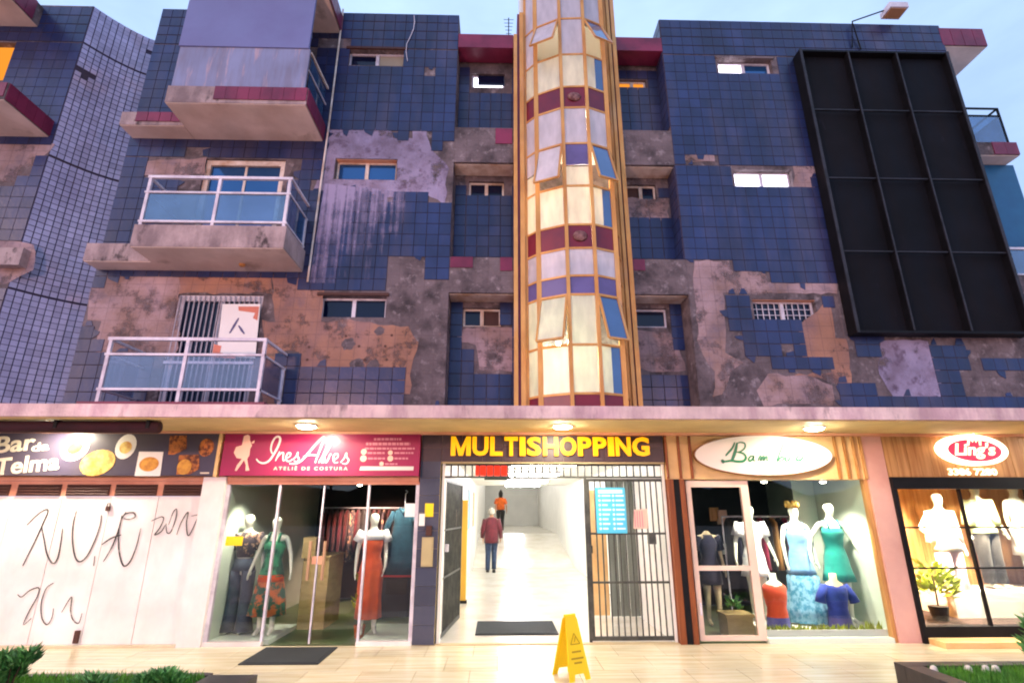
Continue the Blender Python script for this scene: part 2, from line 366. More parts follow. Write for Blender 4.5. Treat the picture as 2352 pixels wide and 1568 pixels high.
# ------------------------------------------------------------------ mesh builder
WL = {}      # world location of every empty / part frame
class MB:
    def __init__(s):
        s.v, s.f, s.mi = [], [], []
    def add(s, vs, fs, mi=0):
        b = len(s.v)
        s.v += [tuple(v) for v in vs]
        s.f += [tuple(b + i for i in f) for f in fs]
        s.mi += [mi] * len(fs)
        return s
    def box(s, x0, x1, y0, y1, z0, z1, mi=0):
        if x0 > x1: x0, x1 = x1, x0
        if y0 > y1: y0, y1 = y1, y0
        if z0 > z1: z0, z1 = z1, z0
        return s.add([(x0, y0, z0), (x1, y0, z0), (x1, y1, z0), (x0, y1, z0), (x0, y0, z1), (x1, y0, z1), (x1, y1, z1), (x0, y1, z1)],
                     [(0, 3, 2, 1), (4, 5, 6, 7), (0, 1, 5, 4), (1, 2, 6, 5), (2, 3, 7, 6), (3, 0, 4, 7)], mi)
    def bar(s, p, q, wx, wy=None, up=(0, 0, 1), mi=0):
        """square bar from p to q"""
        p, q = Vector(p), Vector(q)
        d = (q - p).normalized()
        up = Vector(up)
        if abs(d.dot(up)) > 0.95: up = Vector((0, 1, 0))
        a = d.cross(up).normalized(); b = a.cross(d).normalized()
        wy = wy or wx
        c = [a * (wx / 2) * i + b * (wy / 2) * j for i, j in ((-1, -1), (1, -1), (1, 1), (-1, 1))]
        return s.add([p + k for k in c] + [q + k for k in c], [(3, 2, 1, 0), (4, 5, 6, 7), (0, 1, 5, 4), (1, 2, 6, 5), (2, 3, 7, 6), (3, 0, 4, 7)], mi)
    def tube(s, pts, r, seg=8, cap=True, mi=0):
        pts = [Vector(p) for p in pts]
        rs = r if isinstance(r, (list, tuple)) else [r] * len(pts)
        vs, fs = [], []
        prev = None
        for i, p in enumerate(pts):
            d = (pts[min(i + 1, len(pts) - 1)] - pts[max(i - 1, 0)]).normalized()
            if prev is None:
                a = d.cross(Vector((0, 0, 1)))
                if a.length < 1e-3: a = d.cross(Vector((0, 1, 0)))
            else:
                a = prev - d * prev.dot(d)
            a.normalize(); prev = a
            b = d.cross(a)
            for k in range(seg):
                t = 2 * math.pi * k / seg
                vs.append(p + (a * math.cos(t) + b * math.sin(t)) * rs[i])
        for i in range(len(pts) - 1):
            for k in range(seg):
                fs.append((i * seg + k, i * seg + (k + 1) % seg, (i + 1) * seg + (k + 1) % seg, (i + 1) * seg + k))
        if cap:
            fs.append(tuple(range(seg - 1, -1, -1)))
            fs.append(tuple((len(pts) - 1) * seg + k for k in range(seg)))
        return s.add(vs, fs, mi)
    def prism_xz(s, poly, y0, y1, mi=0):
        """polygon in X,Z extruded along Y from y0 (front) to y1"""
        n = len(poly)
        vs = [(x, y0, z) for x, z in poly] + [(x, y1, z) for x, z in poly]
        fs = [tuple(range(n)), tuple(range(2 * n - 1, n - 1, -1))]
        fs += [((i + 1) % n, i, n + i, n + (i + 1) % n) for i in range(n)]
        return s.add(vs, fs, mi)
    def prism_xy(s, poly, z0, z1, mi=0):
        n = len(poly)
        vs = [(x, y, z0) for x, y in poly] + [(x, y, z1) for x, y in poly]
        fs = [tuple(range(n - 1, -1, -1)), tuple(range(n, 2 * n))]
        fs += [(i, (i + 1) % n, n + (i + 1) % n, n + i) for i in range(n)]
        return s.add(vs, fs, mi)
    def loft(s, rings, seg=24, ripple=0.0, nr=9, cap=True, mi=0, phase=0.0):
        """rings: (cx, cy, z, rx, ry[, ripple])"""
        vs, fs = [], []
        for i, rg in enumerate(rings):
            cx, cy, z, rx, ry = rg[:5]
            rp = rg[5] if len(rg) > 5 else ripple
            for k in range(seg):
                t = 2 * math.pi * k / seg
                m = 1 + rp * math.sin(nr * t + phase + 0.3 * i)
                vs.append((cx + rx * m * math.cos(t), cy + ry * m * math.sin(t), z))
        for i in range(len(rings) - 1):
            for k in range(seg):
                fs.append((i * seg + k, i * seg + (k + 1) % seg, (i + 1) * seg + (k + 1) % seg, (i + 1) * seg + k))
        if cap:
            fs.append(tuple(range(seg - 1, -1, -1)))
            fs.append(tuple((len(rings) - 1) * seg + k for k in range(seg)))
        return s.add(vs, fs, mi)
    def xform(s, mat):
        s.v = [tuple(mat @ Vector(v)) for v in s.v]
        return s
    def ribbon(s, pts, wdt, y0, th=0.004, mi=0, smooth=4, taper=True):
        """brush stroke in X,Z plane, front face at y0"""
        P = [Vector((x, z)) for x, z in pts]
        if smooth > 1 and len(P) > 2:
            Q = []
            for i in range(len(P) - 1):
                p0, p1, p2, p3 = P[max(i - 1, 0)], P[i], P[i + 1], P[min(i + 2, len(P) - 1)]
                for k in range(smooth):
                    t = k / smooth
                    Q.append(0.5 * ((2 * p1) + (p2 - p0) * t + (2 * p0 - 5 * p1 + 4 * p2 - p3) * t * t + (3 * p1 - p0 - 3 * p2 + p3) * t ** 3))
            Q.append(P[-1]); P = Q
        n = len(P)
        vs, fs = [], []
        for i, p in enumerate(P):
            d = (P[min(i + 1, n - 1)] - P[max(i - 1, 0)])
            d = d.normalized() if d.length > 1e-9 else Vector((1, 0))
            nn = Vector((-d.y, d.x))
            u = i / (n - 1)
            ww = wdt / 2 * (0.55 + 0.45 * math.sin(math.pi * u) if taper else 1)
            a, b = p + nn * ww, p - nn * ww
            vs += [(a.x, y0, a.y), (b.x, y0, b.y), (a.x, y0 + th, a.y), (b.x, y0 + th, b.y)]
        for i in range(n - 1):
            o, q = 4 * i, 4 * i + 4
            fs += [(o, o + 1, q + 1, q), (o + 2, q + 2, q + 3, o + 3), (o, q, q + 2, o + 2), (o + 1, o + 3, q + 3, q + 1)]
        return s.add(vs, fs, mi)

def _mesh(name, mb, mats, off, smooth=False):
    me = bpy.data.meshes.new(name)
    me.from_pydata([(x - off[0], y - off[1], z - off[2]) for x, y, z in mb.v], [], mb.f)
    if not isinstance(mats, (list, tuple)): mats = [mats]
    for m in mats: me.materials.append(MT[m] if isinstance(m, str) else m)
    if any(mb.mi): me.polygons.foreach_set('material_index', mb.mi)
    if smooth: me.polygons.foreach_set('use_smooth', [True] * len(me.polygons))
    me.update()
    return me
def tag(o, label=None, cat=None, group=None, kind=None):
    if label: o['label'] = label
    if cat: o['category'] = cat
    if group: o['group'] = group
    if kind: o['kind'] = kind
    return o
def empty(name, loc, label, cat, group=None):
    o = bpy.data.objects.new(name, None)
    COL.objects.link(o)
    o.location = loc
    o.empty_display_size = 0.2
    WL[o.name] = Vector(loc)
    return tag(o, label, cat, group)
def part(name, mb, mats, parent, smooth=False, label=None):
    off = WL[parent.name]
    o = bpy.data.objects.new(name, _mesh(name, mb, mats, off, smooth))
    COL.objects.link(o)
    o.parent = parent
    WL[o.name] = off
    if label: o['label'] = label
    return o
def single(name, mb, mats, loc, label, cat, group=None, smooth=False):
    o = bpy.data.objects.new(name, _mesh(name, mb, mats, loc, smooth))
    COL.objects.link(o)
    o.location = loc
    WL[o.name] = Vector(loc)
    return tag(o, label, cat, group)
def struct(name, mb, mats):
    o = bpy.data.objects.new(name, _mesh(name, mb, mats, (0, 0, 0)))
    COL.objects.link(o)
    WL[o.name] = Vector((0, 0, 0))
    o['kind'] = 'structure'
    return o
def B(*a):
    return MB().box(*a)
def pip(x, z, poly):
    c = False
    j = len(poly) - 1
    for i in range(len(poly)):
        xi, zi = poly[i]; xj, zj = poly[j]
        if (zi > z) != (zj > z) and x < (xj - xi) * (z - zi) / (zj - zi) + xi: c = not c
        j = i
    return c
def jag(poly, amp=0.03, step=0.12):
    """roughen a polygon outline the way broken render breaks"""
    o = []
    n = len(poly)
    for i in range(n):
        a, b = Vector(poly[i]), Vector(poly[(i + 1) % n])
        k = max(1, int((b - a).length / step))
        for j in range(k):
            p = a.lerp(b, j / k)
            o.append((p.x + random.uniform(-amp, amp), p.y + random.uniform(-amp, amp)))
    return o
def tri_poly(mb, poly, y, mi=0, hole=None):
    from mathutils.geometry import tessellate_polygon
    rings = [[Vector((x, z, 0)) for x, z in poly]]
    if hole:
        rings.append([Vector((x, z, 0)) for x, z in hole]); poly = list(poly) + list(hole)
    t = tessellate_polygon(rings)
    vs = [(x, y, z) for x, z in poly]
    fs = []
    for a, b, c in t:
        A, Bv, Cv = (Vector(poly[i]) for i in (a, b, c))
        cr = (Bv - A).x * (Cv - A).y - (Bv - A).y * (Cv - A).x
        fs.append((a, b, c) if cr > 0 else (a, c, b))
    return mb.add(vs, fs, mi)
def wall_holes(x0, x1, z0, z1, y0, y1, holes):
    xs = sorted(set([x0, x1] + [min(max(v, x0), x1) for h in holes for v in h[:2]]))
    zs = sorted(set([z0, z1] + [min(max(v, z0), z1) for h in holes for v in h[2:]]))
    mb = MB()
    def solid(i, k):
        if i < 0 or k < 0 or i >= len(xs) - 1 or k >= len(zs) - 1: return False
        cx, cz = (xs[i] + xs[i + 1]) / 2, (zs[k] + zs[k + 1]) / 2
        return not any(h[0] < cx < h[1] and h[2] < cz < h[3] for h in holes)
    for i in range(len(xs) - 1):
        for k in range(len(zs) - 1):
            if not solid(i, k): continue
            a, b, c, d = xs[i], xs[i + 1], zs[k], zs[k + 1]
            mb.add([(a, y0, c), (b, y0, c), (b, y0, d), (a, y0, d)], [(0, 1, 2, 3)])
            mb.add([(a, y1, c), (b, y1, c), (b, y1, d), (a, y1, d)], [(3, 2, 1, 0)])
            if not solid(i - 1, k): mb.add([(a, y0, c), (a, y0, d), (a, y1, d), (a, y1, c)], [(0, 1, 2, 3)])
            if not solid(i + 1, k): mb.add([(b, y0, c), (b, y1, c), (b, y1, d), (b, y0, d)], [(0, 1, 2, 3)])
            if not solid(i, k - 1): mb.add([(a, y0, c), (a, y1, c), (b, y1, c), (b, y0, c)], [(0, 1, 2, 3)])
            if not solid(i, k + 1): mb.add([(a, y0, d), (b, y0, d), (b, y1, d), (a, y1, d)], [(0, 1, 2, 3)])
    return mb

def lay_tiles(parent, spots, name, size, th, mat, n_max=300):
    """spots: (centre, rotation about Z, nearness); the nearest become objects, the rest one stuff part"""
    spots = sorted(spots, key=lambda s: s[2])
    w, h = size
    g, c = 0.0004, (0.0055 if size[0] > .15 else .0045)
    def tile_mb(x=0, y=0, z=0, rz=0, ww=w, hh=h):
        a, b = ww / 2 - g, hh / 2 - g
        vs = [(-a, 0, -b), (a, 0, -b), (a, 0, b), (-a, 0, b), (-a + c, -th, -b + c), (a - c, -th, -b + c), (a - c, -th, b - c), (-a + c, -th, b - c)]
        fs = [(4, 5, 6, 7), (0, 1, 5, 4), (1, 2, 6, 5), (2, 3, 7, 6), (3, 0, 4, 7)]
        ca, sa = math.cos(rz), math.sin(rz)
        return [(x + p * ca - q * sa, y + p * sa + q * ca, z + r) for p, q, r in vs], fs
    def put(mb, q):
        mb.add(*q); mb.mi[-4:] = [1] * 4
    mb = MB(); put(mb, tile_mb())
    gm = 'pale_grout' if mat == 'pale_tile' else 'grout'
    me = _mesh(name, mb, [mat, gm], (0, 0, 0))
    off = WL[parent.name]
    for p, rz, _ in spots[:n_max]:
        o = bpy.data.objects.new(name, me)
        COL.objects.link(o)
        o.parent = parent
        o.location = Vector(p) - off
        o.rotation_euler = (random.uniform(-.012, .012), 0, rz + random.uniform(-.012, .012))
    if len(spots) > n_max:
        mb = MB()
        for p, rz, _ in spots[n_max:]:
            put(mb, tile_mb(p[0], p[1], p[2], rz + random.uniform(-.012, .012)))
        o = part(name + '_field', mb, [mat, gm], parent)
        o['kind'] = 'stuff'

def text_mesh(body, size, bold=0.0, depth=0.01, spacing=1.0):
    cu = bpy.data.curves.new('lettering', 'FONT')
    cu.body = body
    cu.size = size
    cu.offset = bold
    cu.extrude = depth / 2
    cu.space_character = spacing
    cu.resolution_u = 3
    ob = bpy.data.objects.new('lettering', cu)
    COL.objects.link(ob)
    bpy.context.view_layer.update()
    me = bpy.data.meshes.new_from_object(ob.evaluated_get(bpy.context.evaluated_depsgraph_get()))
    bpy.data.objects.remove(ob)
    mb = MB()
    mb.v = [tuple(v.co) for v in me.vertices]
    mb.f = [tuple(p.vertices) for p in me.polygons]
    mb.mi = [0] * len(mb.f)
    bpy.data.meshes.remove(me)
    return mb
def put_text(body, x, z, y, size=None, width=None, height=None, bold=0.0, depth=0.01, rot=0.0, spacing=1.0, align='l'):
    """text in the X,Z plane facing the street; returns MB"""
    mb = text_mesh(body, 1.0, bold, 0.001, spacing)
    x0, x1 = min(v[0] for v in mb.v), max(v[0] for v in mb.v)
    z0, z1 = min(v[1] for v in mb.v), max(v[1] for v in mb.v)
    sx = (width / (x1 - x0)) if width else (size or height / (z1 - z0))
    sz = (height / (z1 - z0)) if height else sx
    dz = min(v[2] for v in mb.v); d1 = max(v[2] for v in mb.v)
    ca, sa = math.cos(rot), math.sin(rot)
    o = []
    for vx, vy, vz in mb.v:
        a, b = (vx - x0) * sx, (vy - z0) * sz
        if align == 'c': a -= (x1 - x0) * sx / 2
        o.append((x + a * ca - b * sa, y - (depth if vz > (dz + d1) / 2 else 0), z + a * sa + b * ca))
    mb.v = o
    return mb

# ================================================================== GROUND
g = struct('ground', B(-300, 300, -300, 5.6, -0.35, -0.15), 'concrete')
MT['glow_blocker'] = M('dark_glow_blocker', '#2c3322', 0.95, col2='#1e2418', ns=0.5, bump=1.0, bs=3)
rise = MB()
random.seed(11)
prof = []
for k in range(81):                      # unseen rise behind the viewer, added to block horizon glow in the glass
    t = math.pi + math.pi * k / 80
    prof.append((95 * math.cos(t), 20 + 75 * math.sin(t), 4.2 + random.uniform(-.8, 1.4)))
for (xa, ya, ha), (xb, yb, hb) in zip(prof, prof[1:]):
    rise.add([(xa, ya, -.2), (xb, yb, -.2), (xb * 1.06, yb * 1.06, hb), (xa * 1.06, ya * 1.06, ha), (xb * 1.3, yb * 1.3, -.2), (xa * 1.3, ya * 1.3, -.2)], [(3, 2, 1, 0), (5, 4, 2, 3)])
struct('glow_block_rise', rise, 'glow_blocker')
pav = struct('pavement', B(-14, 14, 5.55, 8.04, -0.30, -0.012), 'joint')
pc = 0
mbs = {}
for i in range(-22, 23):
    for j in range(4):
        x0 = i * 0.6 + (0.3 if j % 2 else 0); y0 = 5.6 + j * 0.6
        y1 = min(y0 + 0.6, 8.0)
        key = round(y1 - y0, 2)
        if key not in mbs:
            mb = MB(); q = 0.0015; c = 0.002
            w_, h_ = 0.6, key
            mb.add([(q, q, -0.012), (w_ - q, q, -0.012), (w_ - q, h_ - q, -0.012), (q, h_ - q, -0.012),
                    (q + c, q + c, 0), (w_ - q - c, q + c, 0), (w_ - q - c, h_ - q - c, 0), (q + c, h_ - q - c, 0)],
                   [(4, 5, 6, 7), (0, 1, 5, 4), (1, 2, 6, 5), (2, 3, 7, 6), (3, 0, 4, 7)])
            mbs[key] = _mesh('paving_slab', mb, 'paving', (0, 0, 0))
        o = bpy.data.objects.new('paving_slab', mbs[key])
        COL.objects.link(o); o.parent = pav
        o.location = (x0, y0, random.uniform(-0.0006, 0.0006))

# ================================================================== MAIN BUILDING
FY = 8.0
bld = empty('building', (0, 8, 0), 'three storeys of weathered blue tile with peeling plaster above a row of lit shops', 'building')
TOP = 10.87
WX0, WX1, RX0, RX1 = -6.5, -0.83, 3.08, 8.66
GRO = (5.06, 7.53, 10.0)
wl = [(-2.88, -1.82, 9.61, 9.98), (-2.88, -1.82, 7.15, 7.56), (-2.88, -1.82, 4.62, 4.98)]
wr = [(4.12, 5.16, 9.60, 9.93), (4.12, 5.16, 7.09, 7.47), (4.12, 5.16, 4.61, 4.99)]
d2 = (at(472, 368, FY)[0], at(657, 368, FY)[0], 5.76, at(560, 366, FY)[1])
d1 = (at(408, 678, FY)[0], at(606, 678, FY)[0], 3.1, at(500, 676, FY)[1])
d3 = (-4.9, -3.6, 8.25, 10.0)
part('wall', wall_holes(WX0, WX1, 2.98, TOP, FY, FY + .4, wl + [d1, d2, d3]), 'plaster', bld)
part('wall', wall_holes(RX0, RX1, 2.98, TOP, FY, FY + .4, wr), 'plaster', bld)
rw = [(-0.58, 0.06, 9.53, 9.86), (-0.58, 0.06, 7.12, 7.42), (-0.62, 0.02, 4.62, 4.95), (2.29, 2.84, 9.54, 9.78), (2.29, 2.84, 7.09, 7.40), (2.29, 2.83, 4.63, 4.97)]
part('recess_wall', wall_holes(WX1, RX0, 2.98, 10.2, FY + .4, FY + .6, rw), 'plaster', bld)
part('sky_light_block', B(WX0 + .05, RX1 - .05, FY + .75, FY + 5, 3.0, 10.4), 'grey_room', bld)  # unseen dark block, added to stop sky light behind the windows
part('roof', B(WX0 + .02, RX1 - .02, FY + .2, FY + 5, 10.42, 10.6), 'plaster', bld)
# maroon band and concrete beams across the recess
part('maroon_band', B(WX1 + .003, .22, FY - .012, FY + .35, 10.08, 10.40), 'maroon', bld)
part('maroon_band', B(2.185, RX0 - .003, FY - .012, FY + .35, 10.08, 10.40), 'maroon', bld)
for z0, z1 in ((7.53, 8.26), (5.06, 5.69)):
    for xa, xb in ((WX1 - .002, .23), (2.16, RX0 + .002)):
        bm_ = part('floor_beam', B(xa, xb, FY - .004, FY + .395, z0, z1), 'plaster', bld)
        part('beam_soffit', B(xa + .01, xb - .01, FY + .05, FY + .38, z0 - .012, z0 - .002), 'trim_cream', bm_)
tilz = MB().box(WX1 + .01, .2, FY - .016, FY - .004, 5.56, 5.69).box(-.05, .2, FY - .016, FY - .004, 8.0, 8.26).box(2.18, 2.42, FY - .016, FY - .004, 5.50, 5.70)
for a in ((WX1 + .01, -.45, 5.5, 5.69), (.0, .2, 5.45, 5.69), (-.1, .2, 7.92, 8.24), (2.18, 2.40, 5.48, 5.68)):
    part('maroon_tile', B(a[0], a[1], FY - .018, FY - .004, a[2], a[3]), 'maroon', bld)

# ---- tiling of the fronts: measured outlines of what is still on the wall
def V(pts, Y=FY):
    return [at(x, y, Y) for x, y in pts]
Z8 = lambda pts: [(1592.5 + x * .2277, 581.9 + y * .2277) for x, y in pts]
Z9 = lambda pts: [(1763.9 + x * .3331, 490 + y * .3331) for x, y in pts]
gone_l = [V(p) for p in (
    [(752, 297), (902, 297), (904, 318), (945, 318), (945, 297), (980, 299), (985, 338), (1008, 345), (1010, 320), (1050, 322), (1050, 378), (1034, 380), (1024, 470), (975, 442), (930, 448), (880, 455), (800, 440), (722, 432), (742, 380)],
    [(380, 630), (690, 630), (690, 664), (880, 664), (882, 592), (962, 597), (975, 625), (1012, 640), (1034, 622), (1034, 935), (940, 935), (940, 902), (920, 902), (918, 852), (692, 852), (695, 800), (645, 800), (640, 935), (600, 935), (600, 690), (380, 690)],
    [(235, 628), (410, 628), (410, 800), (395, 820), (222, 820), (232, 740), (200, 737), (210, 665), (235, 660)],
    [(333, 372), (470, 365), (470, 402), (335, 400)],
    [(418, 328), (470, 330), (470, 515), (396, 515)],
    [(640, 365), (690, 365), (690, 405), (640, 405)],
    [(735, 82), (800, 82), (800, 116), (735, 118)], [(1015, 108), (1036, 108), (1036, 124), (1015, 124)],
)]
keep_r = [V(Z8(p)) for p in (
    [(300, 405), (1285, 405), (1300, 700), (1065, 740), (1105, 1080), (1365, 1085), (1375, 1205), (755, 1205), (750, 1090), (505, 1090), (460, 745), (320, 740)],
    [(1300, 400), (1455, 400), (1550, 850), (1425, 850), (1370, 520), (1300, 515)],
    [(1430, 1320), (1790, 1320), (1810, 1530), (1460, 1530)])]
keep_r += [V(Z9(p)) for p in ([(555, 860), (745, 860), (745, 1022), (580, 1025)], [(1100, 870), (1370, 870), (1400, 1060), (1350, 1060), (1360, 1270), (1210, 1260), (1180, 1060)],
                              [(600, 1240), (1900, 1240), (1900, 1345), (600, 1345)], [(1450, 1000), (1800, 980), (1800, 1120), (1500, 1120)])]
step_r = V(Z8([(-80, 70), (360, 70), (375, 180), (720, 185), (735, 290), (1450, 293), (1460, 300), (3800, 300)]))
gone_r = [V([(1572, 352), (1642, 352), (1642, 372), (1572, 372)]), V([(1822, 376), (1872, 376), (1872, 440), (1822, 440)]), V([(1572, 103), (1780, 103), (1780, 112), (1572, 112)])]
gone_c = [V(p, FY + .4) for p in ([(1050, 752), (1185, 752), (1185, 852), (1100, 850), (1095, 790), (1050, 785)], [(1463, 760), (1535, 760), (1560, 800), (1575, 852), (1500, 856), (1463, 845)],
                                  [(1432, 455), (1535, 455), (1535, 505), (1432, 505)], [(1050, 105), (1190, 105), (1190, 162), (1050, 162)], [(1405, 105), (1530, 105), (1530, 168), (1405, 168)])]
rows = []
for lo, hi, n in ((2.98, 5.06, 10), (5.075, 7.53, 12), (7.545, 10.0, 12), (10.015, TOP, 4)):
    h = (hi - lo) / n
    rows += [(lo + (k + .5) * h, h) for k in range(n)]
def in_hole(x, z, hs, m=.06):
    return any(h[0] - m < x < h[1] + m and h[2] - m < z < h[3] + m for h in hs)
spots = []
def near(p): return (Vector(p) - camo.location).length
for k in range(28):
    x = WX0 + .10 + k * (WX1 - WX0) / 28
    for z, h in rows:
        if in_hole(x, z, wl + [d1, d2, d3]) or any(pip(x, z, p) for p in gone_l) or random.random() < .004: continue
        spots.append(((x, FY, z), 0, near((x, FY, z))))
for k in range(28):
    x = RX0 + .10 + k * (RX1 - RX0) / 28
    for z, h in rows:
        zb = None
        for (xa, za), (xb, zb_) in zip(step_r, step_r[1:]):
            if xa <= x <= xb or zb is None: zb = max(za, zb_) if xb - xa > .05 else zb
        ok = z > (zb or 5.3) or any(pip(x, z, p) for p in keep_r)
        if in_hole(x, z, wr) or any(pip(x, z, p) for p in gone_r) or not ok or random.random() < .004: continue
        spots.append(((x, FY, z), 0, near((x, FY, z))))
for k in range(19):
    x = WX1 + .11 + k * .2055
    if .35 < x < 2.05: continue
    for z, h in rows:
        if z > 10.05 or 7.4 < z < 8.3 or 4.98 < z < 5.72 or in_hole(x, z, rw, .05) or any(pip(x, z, p) for p in gone_c): continue
        spots.append(((x, FY + .4, z), 0, near((x, FY + .4, z)) + 1))
for z, h in rows:                        # return faces of the recess
    for y in (8.1, 8.3):
        if 5.7 < z < 7.5 or z > 8.3:
            spots.append(((RX0, y, z), -math.pi / 2, near((RX0, y, z)) + 3))
lay_tiles(bld, spots, 'tile', (.203, .2058), .012, 'tile')
# snapped tiles left hanging along the edges of the bare areas
rs = random.Random(21)
have = {(round(p[0][0], 2), round(p[0][2], 2)) for p in spots if p[0][1] == FY}
zs_ = [z for z, h in rows]
for cols, hs in (([WX0 + .10 + k * (WX1 - WX0) / 28 for k in range(28)], wl + [d1, d2, d3]), ([RX0 + .10 + k * (RX1 - RX0) / 28 for k in range(28)], wr)):
    for i, x in enumerate(cols):
        for j, z in enumerate(zs_):
            if (round(x, 2), round(z, 2)) in have or in_hole(x, z, hs, .12): continue
            for di, dj in ((0, 1), (0, -1), (-1, 0), (1, 0)):
                if not (0 <= i + di < len(cols) and 0 <= j + dj < len(zs_)): continue
                if (round(cols[i + di], 2), round(zs_[j + dj], 2)) not in have or rs.random() > .24: continue
                a, b_, d_ = rs.uniform(-.1, -.02), rs.uniform(.02, .1), rs.uniform(.03, .14)
                if dj: q = [(x + a, z + dj * .1), (x + b_, z + dj * .1), (x + b_ * rs.uniform(.3, 1), z + dj * (.1 - d_)), (x + a * rs.uniform(.2, 1), z + dj * (.1 - d_ * rs.uniform(.4, 1)))]
                else: q = [(x + di * .1, z + a), (x + di * .1, z + b_), (x + di * (.1 - d_), z + b_ * rs.uniform(.3, 1)), (x + di * (.1 - d_ * rs.uniform(.4, 1)), z + a * rs.uniform(.2, 1))]
                ar = sum(q[k][0] * q[(k + 1) % 4][1] - q[(k + 1) % 4][0] * q[k][1] for k in range(4))
                part('broken_tile', MB().prism_xz(q if ar > 0 else q[::-1], FY - .0115, FY - .0005), 'tile', bld)
                break

# ---- bare render of different colours where the tiles fell
PN = [0]
def patch(poly, mat, y=FY - .003, amp=.025):
    PN[0] += 1
    y -= PN[0] * .0003
    hole = None
    for h in wl + wr:
        if y < FY and all(pip(a, b, poly) for a in h[:2] for b in h[2:]): hole = [(h[0] - .01, h[2] - .01), (h[0] - .01, h[3] + .01), (h[1] + .01, h[3] + .01), (h[1] + .01, h[2] - .01)]
    part('plaster_patch', tri_poly(MB(), jag(poly, amp), y, 0, hole), mat, bld)
patch(V([(625, 632), (700, 632), (700, 664), (745, 664), (735, 740), (800, 735), (870, 745), (940, 750), (958, 790), (945, 860), (940, 905), (915, 905), (915, 858), (690, 858), (690, 805), (640, 805), (632, 735)]), 'orange_plaster')
patch(V([(380, 628), (625, 628), (625, 672), (380, 676)]), 'orange_plaster')
patch(V([(605, 735), (640, 740), (640, 935), (600, 935)]), 'orange_plaster')
patch(V([(233, 628), (412, 628), (412, 800), (395, 822), (220, 822), (230, 740), (198, 738), (208, 662)]), 'pink_plaster')
patch(V([(333, 370), (472, 364), (472, 402), (330, 402)]), 'pink_plaster')
patch(V([(752, 296), (904, 296), (906, 318), (946, 318), (946, 296), (980, 298), (987, 340), (1010, 360), (1030, 385), (1022, 470), (975, 444), (930, 450), (880, 458), (722, 436), (742, 380)]), 'lilac_plaster')
patch(V(Z8([(0, 72), (362, 72), (378, 182), (722, 187), (738, 292), (1440, 297), (1450, 400), (300, 408), (335, 1000), (500, 1095), (380, 1180), (300, 1420), (200, 1440), (210, 1180), (60, 960), (10, 400)])), 'pink_plaster')
patch(V(Z8([(1300, 515), (1375, 520), (1425, 855), (1545, 850), (1600, 1310), (1420, 1320), (1180, 1240), (1000, 1230), (800, 1240), (1380, 1205), (1365, 1085), (1105, 1080), (1065, 740)])), 'orange_plaster')
patch(V(Z8([(760, 1215), (1000, 1230), (1180, 1240), (1400, 1330), (1440, 1520), (700, 1530), (640, 1380)])), 'pink_plaster')
patch(V(Z9([(780, 880), (1090, 880), (1180, 1080), (1200, 1300), (900, 1330), (760, 1100)])), 'lilac_plaster')
patch(V([(1822, 378), (1870, 376), (1874, 438), (1825, 440)]), 'pink_plaster')
patch(V([(1574, 352), (1642, 352), (1642, 371), (1574, 371)]), 'pink_plaster')
for p in gone_c[:3]: patch(p, 'pink_plaster', FY + .397)
# paint that ran down over the tiles below the middle window
def runs_material():
    m = bpy.data.materials.new('run_down_paint'); m.use_nodes = True
    n, l = m.node_tree.nodes, m.node_tree.links
    bs = n['Principled BSDF']; bs.inputs['Base Color'].default_value = lin('#a79cbc'); bs.inputs['Roughness'].default_value = .85
    ge = n.new('ShaderNodeNewGeometry'); mp_ = n.new('ShaderNodeMapping'); mp_.inputs['Scale'].default_value = (17, 1, .22)
    l.new(ge.outputs['Position'], mp_.inputs['Vector'])
    tx = n.new('ShaderNodeTexNoise'); tx.inputs['Scale'].default_value = 1.0; tx.inputs['Detail'].default_value = 5; l.new(mp_.outputs['Vector'], tx.inputs['Vector'])
    sp_ = n.new('ShaderNodeSeparateXYZ'); l.new(ge.outputs['Position'], sp_.inputs[0])
    gz = n.new('ShaderNodeMapRange'); gz.inputs['From Min'].default_value = 5.2; gz.inputs['From Max'].default_value = 6.95; l.new(sp_.outputs['Z'], gz.inputs['Value'])
    gx = n.new('ShaderNodeMapRange'); gx.inputs['From Min'].default_value = -1.7; gx.inputs['From Max'].default_value = -3.0; gx.inputs['To Max'].default_value = .34; l.new(sp_.outputs['X'], gx.inputs['Value'])
    s1 = n.new('ShaderNodeMath'); s1.operation = 'MULTIPLY_ADD'; l.new(gz.outputs[0], s1.inputs[0]); s1.inputs[1].default_value = .42; l.new(tx.outputs['Fac'], s1.inputs[2])
    t2 = n.new('ShaderNodeTexNoise'); t2.inputs['Scale'].default_value = 3.2; t2.inputs['Detail'].default_value = 8; t2.inputs['Roughness'].default_value = .7; l.new(ge.outputs['Position'], t2.inputs['Vector'])
    t3 = n.new('ShaderNodeMath'); t3.operation = 'MULTIPLY_ADD'; l.new(t2.outputs['Fac'], t3.inputs[0]); t3.inputs[1].default_value = .9; t3.inputs[2].default_value = -.47
    t4 = n.new('ShaderNodeMath'); t4.operation = 'ADD'; l.new(t3.outputs[0], t4.inputs[0]); l.new(s1.outputs[0], t4.inputs[1])
    s2 = n.new('ShaderNodeMath'); s2.operation = 'ADD'; l.new(t4.outputs[0], s2.inputs[0]); l.new(gx.outputs[0], s2.inputs[1])
    al = n.new('ShaderNodeMapRange'); al.inputs['From Min'].default_value = .78; al.inputs['From Max'].default_value = 1.22; al.inputs['To Max'].default_value = .8; l.new(s2.outputs[0], al.inputs['Value'])
    l.new(al.outputs[0], bs.inputs['Alpha'])
    return m
drip = tri_poly(MB(), [(-3.08, 5.2), (-1.62, 5.2), (-1.62, 6.9), (-3.02, 7.05)], FY - .0150)
part('paint_runs', drip, runs_material(), bld)['kind'] = 'stuff'
